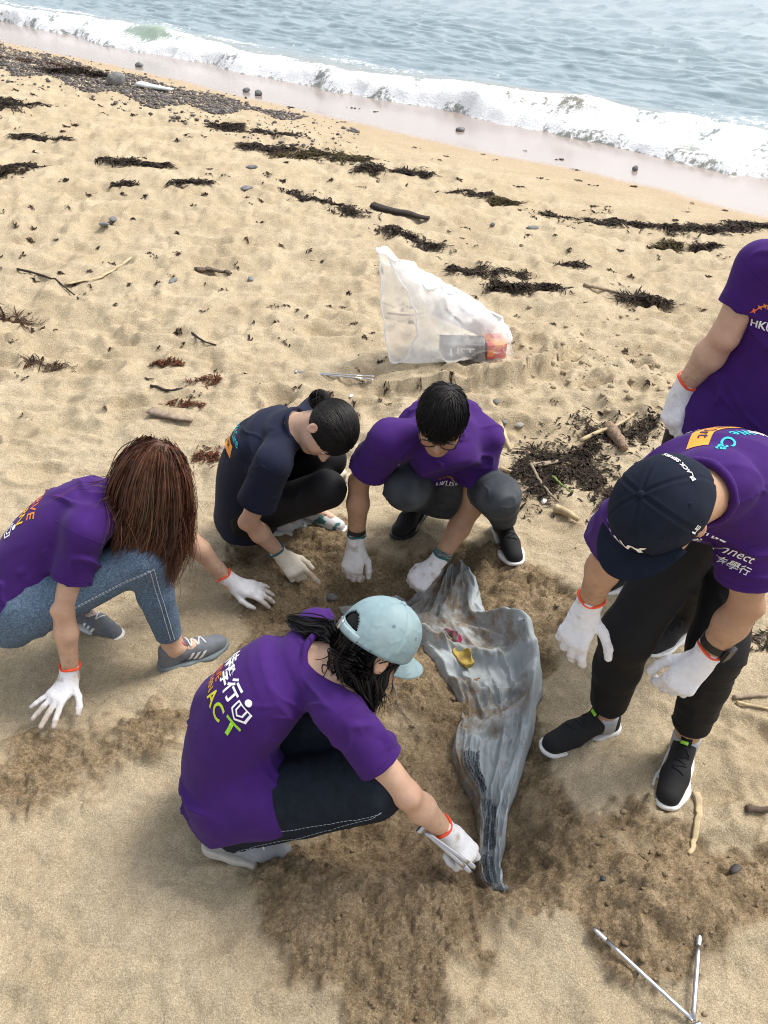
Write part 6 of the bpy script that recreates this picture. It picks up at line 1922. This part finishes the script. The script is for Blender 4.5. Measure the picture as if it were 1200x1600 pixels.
weed((1186,354), 28, 7, 'black seaweed heap at the right edge of the picture, end of the tide line', hgt=0.05)
weed((1045,387), 20, 7, 'greenish seaweed tuft below the tide line, left of a similar tuft', tintc=GR, hgt=0.04)
weed((1105,386), 18, 7, 'dark seaweed tuft below the tide line, beside the purple shoulder', hgt=0.04)
weed((824,451), 56, 9, 'thick black seaweed roll to the right of the litter bag', hgt=0.06, tilt=0.04, n=900)
weed((785,428), 32, 7, 'black seaweed clump just behind the thick seaweed roll', hgt=0.04, tilt=0.08)
weed((728,424), 26, 6, 'small seaweed clump nearest to the top of the litter bag', hgt=0.03)
weed((1003,471), 36, 10, 'spiky seaweed clump at the end of a long stick right of the bag', hgt=0.04, length=0.11, wid=0.004)
weed((893,412), 24, 5, 'flat thin seaweed patch between two dark clumps behind the thick roll', tilt=0.2)
weed((790,318), 17, 8, 'rounded greenish seaweed tuft on the smooth sand in mid beach', tintc=GR, hgt=0.05)
weed((648,273), 26, 7, 'compact black seaweed clump on the smooth sand left of the rounded tuft', hgt=0.05)
weed((735,303), 26, 6, 'thin seaweed clump between the compact clump and the rounded tuft', tilt=0.15)
weed((640,372), 46, 12, 'tangled seaweed patch below the dark plank', tilt=0.3)
weed((505,316), 62, 7, 'long straggling seaweed strand left of the dark plank', tilt=0.22)
weed((508,240), 64, 8, 'wide mottled seaweed patch near the waterline in the upper middle', tilt=0.15, tintc=GR)
weed((577,264), 18, 6, 'small dark seaweed knot at the right end of the mottled patch', hgt=0.04)
weed((420,230), 42, 4, 'thin brown seaweed streak left of the mottled patch', tilt=0.10)
weed((354,198), 22, 6, 'round seaweed clump just below the grey pebbles', hgt=0.04)
weed((425,211), 22, 4, 'small seaweed clump right of the round clump below the pebbles')
weed((212,258), 58, 7, 'wide dark seaweed patch on the left of the upper beach', tilt=0.05, hgt=0.035)
weed((302,287), 30, 6, 'small seaweed heap with a pale chip beside it, upper left', hgt=0.035)
weed((32,261), 32, 4, 'dark seaweed strip at the left edge, middle of three', tilt=-0.03)
weed((66,219), 42, 5, 'dark seaweed strip at the upper left, above the edge strip')
weed((12,162), 16, 5, 'small seaweed clump at the far left below the pebble bank')
weed((125,116), 24, 7, 'dark seaweed mound on the edge of the pebble bank', hgt=0.10)
weed((60,98), 75, 6, 'brown seaweed belt along the lower edge of the pebble bank', tilt=0.12, tintc=(2, 1.3, 1), n=700)
weed((195,290), 0.1 + 12, 4, 'tiny seaweed scrap below the wide dark patch, upper left')
weed((258,570), 22, 9, 'red-brown seaweed tuft lying left of the closed tongs', tintc=RB, hgt=0.015, length=0.05, wid=0.003, n=260)
weed((318,592), 22, 9, 'red-brown seaweed bits between the tuft and the closed tongs', tintc=RB, hgt=0.012, length=0.05, wid=0.003, n=140)
weed((290,634), 26, 9, 'red-brown seaweed bits above the weathered plank', tintc=RB, hgt=0.012, length=0.05, wid=0.003, n=160)
weed((334,716), 30, 20, 'red-brown seaweed tangle beside the navy T-shirt', tintc=RB, hgt=0.015, length=0.06, wid=0.003, n=300)
weed((20,505), 30, 9, 'thin twiggy seaweed at the left edge in mid beach', tintc=(1.6, 1.2, 1), length=0.12, wid=0.003, n=110)
weed((75,576), 34, 9, 'sparse twiggy seaweed below the edge strip on the left', tintc=(1.8, 1.3, 1), length=0.10, wid=0.003, n=80)
weed((890,750), 80, 60, 'large black seaweed pile with sticks behind the navy cap', hgt=0.03, length=0.06, wid=0.006, n=1300, tilt=0.30)
weed((935,690), 80, 36, 'upper part of the black wrack with sticks, beside the hanging glove', hgt=0.03, length=0.06, wid=0.006, n=900, tilt=-0.45)
weed((1190,1000), 30, 40, 'dark seaweed bits at the right edge beside the black trousers', hgt=0.012, n=160, length=0.05)
# loose flecks all over the upper beach: too many to count
V_, Q_, T_, off = [], [], [], 0
for k in range(420):
    u = rng.uniform(-60, 1260); v_ = 95 + (rng.uniform(0, 1) ** 1.6) * 560
    if u > 500 and v_ < 150 + (u - 500) * 0.26: continue
    if u < 500 and v_ < 75 + u * 0.2: continue
    c = ground(u, v_); dist = np.linalg.norm(c - CP)
    a, b, t = weed_geo(c[0], c[1], rng.uniform(0.01, 0.14) * (dist / 6), rng.uniform(0.01, 0.05) * (dist / 6), rng.uniform(-0.9, -0.3), int(rng.integers(2, 16)), 0.008, 0.022 * dist / 4, 0.0030 * dist / 4, rng)
    V_.append(a); Q_.append(b + off); T_.append(t * np.array([1.4, 1.15, 1.0])); off += len(a)
fl = mesh_obj('seaweed_flecks', np.concatenate(V_), np.concatenate(Q_), WEED, None, False, {'tint': np.concatenate(T_)})
fl['kind'] = 'stuff'; fl['label'] = 'scattered flecks of dry seaweed and twig all over the beach'

def stick(name, pts_px, r, m, label, cat='stick', z=0.008, flat_=1.0, sides=7, group=None, wob=0.0012):
    P = np.array([ground(*p) + V(0, 0, z) for p in pts_px])
    Q = catmull(P, max(8, 4 * len(P)))
    n = len(Q); Q = Q + wob * rng.normal(size=Q.shape) * np.array([1, 1, 0.4])
    for i in range(n): Q[i, 2] = max(Q[i, 2], Tg(Q[i, 0], Q[i, 1]) + r * 0.4)
    rr = r * (1 - 0.45 * np.linspace(0, 1, n)) * (1 + 0.05 * rng.normal(size=n))
    v, f = tube_geo(Q, rr, sides, True, flat_, upv=V(0, 0, 1))
    return tag(mesh_obj(name, v, f, m), label, cat, group)
WOOD = mat('weathered_grey_wood', (0.27, 0.21, 0.15), 0.9, 0.35, 40, bump=0.6, bscale=120, bdist=0.003)
WOODD = mat('dark_wet_wood', (0.035, 0.026, 0.02), 0.85, 0.4, 40, bump=0.6, bscale=120, bdist=0.003)
BARK = mat('rough_bark', (0.22, 0.15, 0.10), 0.95, 0.5, 60, bump=1.0, bscale=70, bdist=0.006)
REED = mat('pale_dry_reed', (0.46, 0.36, 0.21), 0.8, 0.25, 30)
stick('driftwood_plank', [(582,324),(620,335),(670,345)], 0.055, WOODD, 'dark wet plank lying among seaweed above the litter bag', 'plank', 0.02, 0.45, 6)
stick('driftwood_plank', [(236,645),(268,653),(301,660)], 0.034, WOOD, 'weathered grey plank on the sand behind the red-brown hair', 'plank', 0.012, 0.35, 6)
stick('bark_piece', [(307,424),(332,425),(360,431)], 0.030, mat('grey_bark', (0.12, 0.09, 0.07), 0.95, 0.6, 60, bump=1.0, bscale=60, bdist=0.008), 'grey piece of bark on the open sand in mid beach', 'bark', 0.015, 0.5, 7)
stick('stick', [(28,422),(70,433),(98,448),(123,468)], 0.008, WOODD, 'thin dark bent stick on the left of the beach', 'stick')
stick('reed_leaf', [(102,446),(150,438),(178,424),(206,404)], 0.022, REED, 'pale strap of dry reed beside the dark bent stick', 'reed', 0.012, 0.18, 6)
stick('stick', [(912,447),(945,454),(972,461)], 0.012, WOOD, 'grey stick leading to the spiky seaweed clump right of the bag')
stick('stick', [(905,698),(935,684),(962,674),(988,657)], 0.011, REED, 'long pale curved stick lying across the black seaweed pile', z=0.035)
stick('log', [(950,676),(965,695),(975,710)], 0.034, BARK, 'short bark-covered log under the pale curved stick', 'log', 0.03)
stick('stick', [(829,732),(840,755),(855,775),(872,792)], 0.008, WOOD, 'thin grey stick on the left flank of the seaweed pile', z=0.025)
stick('driftwood_piece', [(866,800),(884,806),(902,818)], 0.020, REED, 'pale chunky piece of driftwood at the foot of the seaweed pile', 'driftwood', 0.02)
stick('plank_fragment', [(832,730),(852,727),(872,724)], 0.022, WOOD, 'small grey board half buried at the edge of the seaweed pile', 'board', 0.012, 0.3, 6)
stick('stick', [(811,774),(825,765),(840,766)], 0.006, WOOD, 'small hooked twig left of the seaweed pile')
stick('green_stalk', [(862,758),(875,770),(890,783)], 0.006, mat('green_stem', (0.16, 0.22, 0.05), 0.7, 0.2, 30), 'green stem lying on the black seaweed pile', 'stem', 0.045)
stick('stick', [(782,734),(798,740),(815,748)], 0.010, REED, 'pale split stick between the charcoal jeans and the seaweed pile')
stick('plank_fragment', [(780,664),(787,680),(798,706)], 0.016, REED, 'pale splinter of wood standing out of the sand behind the squatting man', 'splinter', 0.012, 0.5, 6)
stick('reed_leaf', [(1086,1240),(1092,1262),(1088,1290),(1084,1315),(1076,1336)], 0.012, REED, 'pale dry leaf with a long stalk beside the black shoe', 'leaf', 0.010, 0.25, 6)
stick('stick', [(1164,1266),(1185,1268),(1215,1272)], 0.012, mat('brown_twig', (0.10, 0.07, 0.05), 0.9, 0.3, 40), 'brown stick poking in at the right edge near the black shoes')
stick('stick', [(1145,1092),(1170,1090),(1200,1088)], 0.008, WOOD, 'thin grey stick at the right edge beside the black trousers')
stick('stick', [(1150,1100),(1180,1106),(1210,1112)], 0.006, REED, 'pale twig just below the thin grey stick at the right edge')
stick('cord', [(603,1062),(616,1075),(620,1098),(624,1110),(640,1128)], 0.0028, mat('grey_cord', (0.13, 0.12, 0.11), 0.8, 0.2, 40), 'thin grey cord on the dug sand below the cap brim', 'cord', 0.008)
stick('stick', [(606,494),(640,497),(668,491)], 0.008, WOOD, 'thin stick lying behind the open mouth of the litter bag', 'stick', 0.02)
stick('stick', [(236,605),(262,612),(286,610)], 0.008, WOODD, 'short dark twig with a knob among the red-brown seaweed bits')
stick('stick', [(300,522),(318,535),(338,541)], 0.007, WOODD, 'short dark twig in the middle of the open sand')

STONE = mat('grey_beach_stone', (0.16, 0.16, 0.16), 0.85, 0.35, 20, bump=0.4, bscale=90)
STONE_L = mat('pale_beach_stone', (0.30, 0.28, 0.25), 0.85, 0.25, 20, bump=0.4, bscale=90)
STONE_W = mat('white_shell', (0.72, 0.70, 0.66), 0.6, 0.1, 20)
def rock_geo(r, sq, seed, n=1):
    bm = bmesh.new(); bmesh.ops.create_icosphere(bm, subdivisions=n, radius=1.0)
    v = np.array([x.co[:] for x in bm.verts]); f = [tuple(x.index for x in q.verts) for q in bm.faces]; bm.free()
    v = v * (1 + 0.22 * fbm3(v * 1.3 + seed, seed, 2))[:, None]
    return v * np.array([r, r * sq[0], r * sq[1]]), f
def rock(px, r, m, label, cat='stone', sq=(0.7, 0.45), name='stone', sink=0.3):
    p = ground(*px); v, f = rock_geo(r, sq, int(rng.integers(0, 999)), 3)
    a = rng.uniform(0, 6.28); c, s = math.cos(a), math.sin(a)
    v = v @ np.array([[c, s, 0], [-s, c, 0], [0, 0, 1]]) + p + V(0, 0, r * sq[1] * (1 - sink))
    return tag(mesh_obj(name, v, f, m), label, cat)
rock((1148,1362), 0.020, mat('wet_black_stone', (0.035, 0.03, 0.027), 0.6, 0.3, 40), 'small black stone on the dug sand at the lower right')
rock((942,1374), 0.009, mat('blue_black_chip', (0.02, 0.025, 0.035), 0.5, 0.3, 40), 'tiny blue-black chip on the dug sand', 'chip')
rock((517,935), 0.024, STONE, 'dark stone beside the pointing cream glove')
rock((788,661), 0.018, STONE, 'small grey stone left of the pair behind the squatting man')
rock((812,666), 0.024, STONE_L, 'pale grey stone right of the small one behind the squatting man')
rock((775,629), 0.022, STONE, 'dark stone at the foot of the little sand cliff')
rock((549,619), 0.016, STONE_W, 'white shell fragment below the closed tongs', 'shell', (0.6, 0.25), 'shell')
rock((271,440), 0.040, STONE, 'dark flat stone left of the grey bark', sq=(0.6, 0.3))
rock((392,437), 0.032, STONE, 'dark flat stone right of the grey bark', sq=(0.6, 0.3))
rock((177,345), 0.050, STONE, 'dark flat stone, upper of two on the left of the beach', sq=(0.6, 0.3))
rock((163,352), 0.045, STONE, 'dark flat stone, lower of two on the left of the beach', sq=(0.6, 0.3))
rock((385,296), 0.060, STONE, 'grey flat stone in mid beach below the thin brown streak', sq=(0.6, 0.3))
rock((394,263), 0.060, STONE, 'grey flat stone at the edge of the mottled seaweed patch', sq=(0.6, 0.3))
rock((832,357), 0.050, STONE, 'grey stone on the sand below the tide line on the right', sq=(0.6, 0.35))
rock((770,352), 0.030, STONE, 'small dark stone between the rounded tuft and the thick roll', sq=(0.6, 0.4))
rock((183,132), 0.140, STONE, 'dark boulder beside the white plank at the pebble bank', 'rock', (0.8, 0.7), 'rock')
rock((218,104), 0.070, STONE, 'small dark rock at the waterline, left of the pair', 'rock', (0.8, 0.6), 'rock')
rock((385,143), 0.060, STONE, 'dark rock in the wet swash, left of another', 'rock', (0.8, 0.6), 'rock')
rock((404,148), 0.070, STONE, 'dark rock in the wet swash, right of another', 'rock', (0.8, 0.6), 'rock')
rock((719,204), 0.070, STONE, 'dark pebble in the wet swash, upper middle', 'rock', (0.9, 0.4), 'rock')
rock((992,266), 0.040, STONE, 'lone dark pebble in the swash on the right', 'rock', (0.9, 0.8), 'rock')
rock((850,785), 0.016, STONE_W, 'white shell at the left of the seaweed pile', 'shell', (0.8, 0.6), 'shell')
stick('plank', [(218,136),(240,140),(268,145)], 0.11, mat('white_painted_plank', (0.62, 0.63, 0.60), 0.7, 0.1, 8), 'white plank on the edge of the pebble bank', 'plank', 0.05, 0.3, 6)
# pebble bank: nobody could count it
PEB = mat('grey_pebbles', (0.115, 0.115, 0.115), 0.85, 0.2, 20, attr='tint')
protos = [rock_geo(1.0, (rng.uniform(0.65, 0.95), rng.uniform(0.4, 0.7)), k, 1) for k in range(6)]
V_, F_, T_, off = [], [], [], 0
U = rng.uniform(-60, 560, 30000); W = 66 + 0.24 * U + rng.uniform(-6, 60, 30000)
h_ = W - (66 + 0.24 * U); edge_ = np.where(U < 250, 40, np.clip(40 - (U - 250) * 0.16, 2, 40)) + 6 * np.sin(U * 0.06)
keep = ((h_ > 2 + 3 * np.sin(U * 0.05)) & (h_ < edge_) & (rng.uniform(size=30000) < 0.75)) | (rng.uniform(size=30000) < 0.025)
PP = ground_v(U[keep], W[keep])[:9000]
for p in PP:
    r = 0.011 + 0.030 * rng.uniform() ** 5
    a = rng.uniform(0, 6.28); c, s = math.cos(a), math.sin(a)
    pv_, pf = protos[int(rng.integers(0, 6))]
    V_.append((pv_ * r) @ np.array([[c, s, 0], [-s, c, 0], [0, 0, 1]]) + p + V(0, 0, r * 0.25)); F_.append(np.array(pf) + off); off += len(pv_)
    T_.append(np.broadcast_to(np.array([1.05, 0.98, 0.92]) * rng.uniform(0.5, 1.6) * np.array([1, rng.uniform(0.9, 1), rng.uniform(0.82, 1.05)]), (len(pv_), 3)))
pb = mesh_obj('pebbles', np.concatenate(V_), np.concatenate(F_), PEB, None, True, {'tint': np.concatenate(T_)})
pb['kind'] = 'stuff'; pb['label'] = 'bank of grey pebbles along the upper left of the beach'
# clods of dug sand
V_, F_, off = [], [], 0
cp_ = [flat(rng.uniform(330, 1200), rng.uniform(830, 1600)) for k in range(800)]
cd_ = damp_at(np.array([p[0] for p in cp_], f32), np.array([p[1] for p in cp_], f32))
for p, dm in zip(cp_, cd_):
    if dm < 0.5 and rng.uniform() > 0.06: continue
    r = 0.003 + 0.010 * rng.uniform() ** 4
    pv_, pf = protos[int(rng.integers(0, 6))]
    V_.append(pv_ * r * np.array([1, 1, 1.3]) + V(p[0], p[1], Tg(p[0], p[1]) + r * 0.25)); F_.append(np.array(pf) + off); off += len(pv_)
for k in range(190):
    u, v_ = rng.normal(930, 75), rng.normal(575, 42)
    p = ground(u, v_); r = 0.004 + 0.018 * rng.uniform() ** 4
    pv_, pf = protos[int(rng.integers(0, 6))]
    V_.append(pv_ * r * np.array([1, 1, 1.2]) + p + V(0, 0, r * 0.2)); F_.append(np.array(pf) + off); off += len(pv_)
cl = mesh_obj('sand_clods', np.concatenate(V_), np.concatenate(F_), bpy.data.materials['sand'], None, True, {'damp': np.array([float(d) for d in damp_at(np.concatenate(V_)[:, 0].astype(f32), np.concatenate(V_)[:, 1].astype(f32))])})
cl['kind'] = 'stuff'; cl['label'] = 'crumbs and clods of sand around the dug hole'
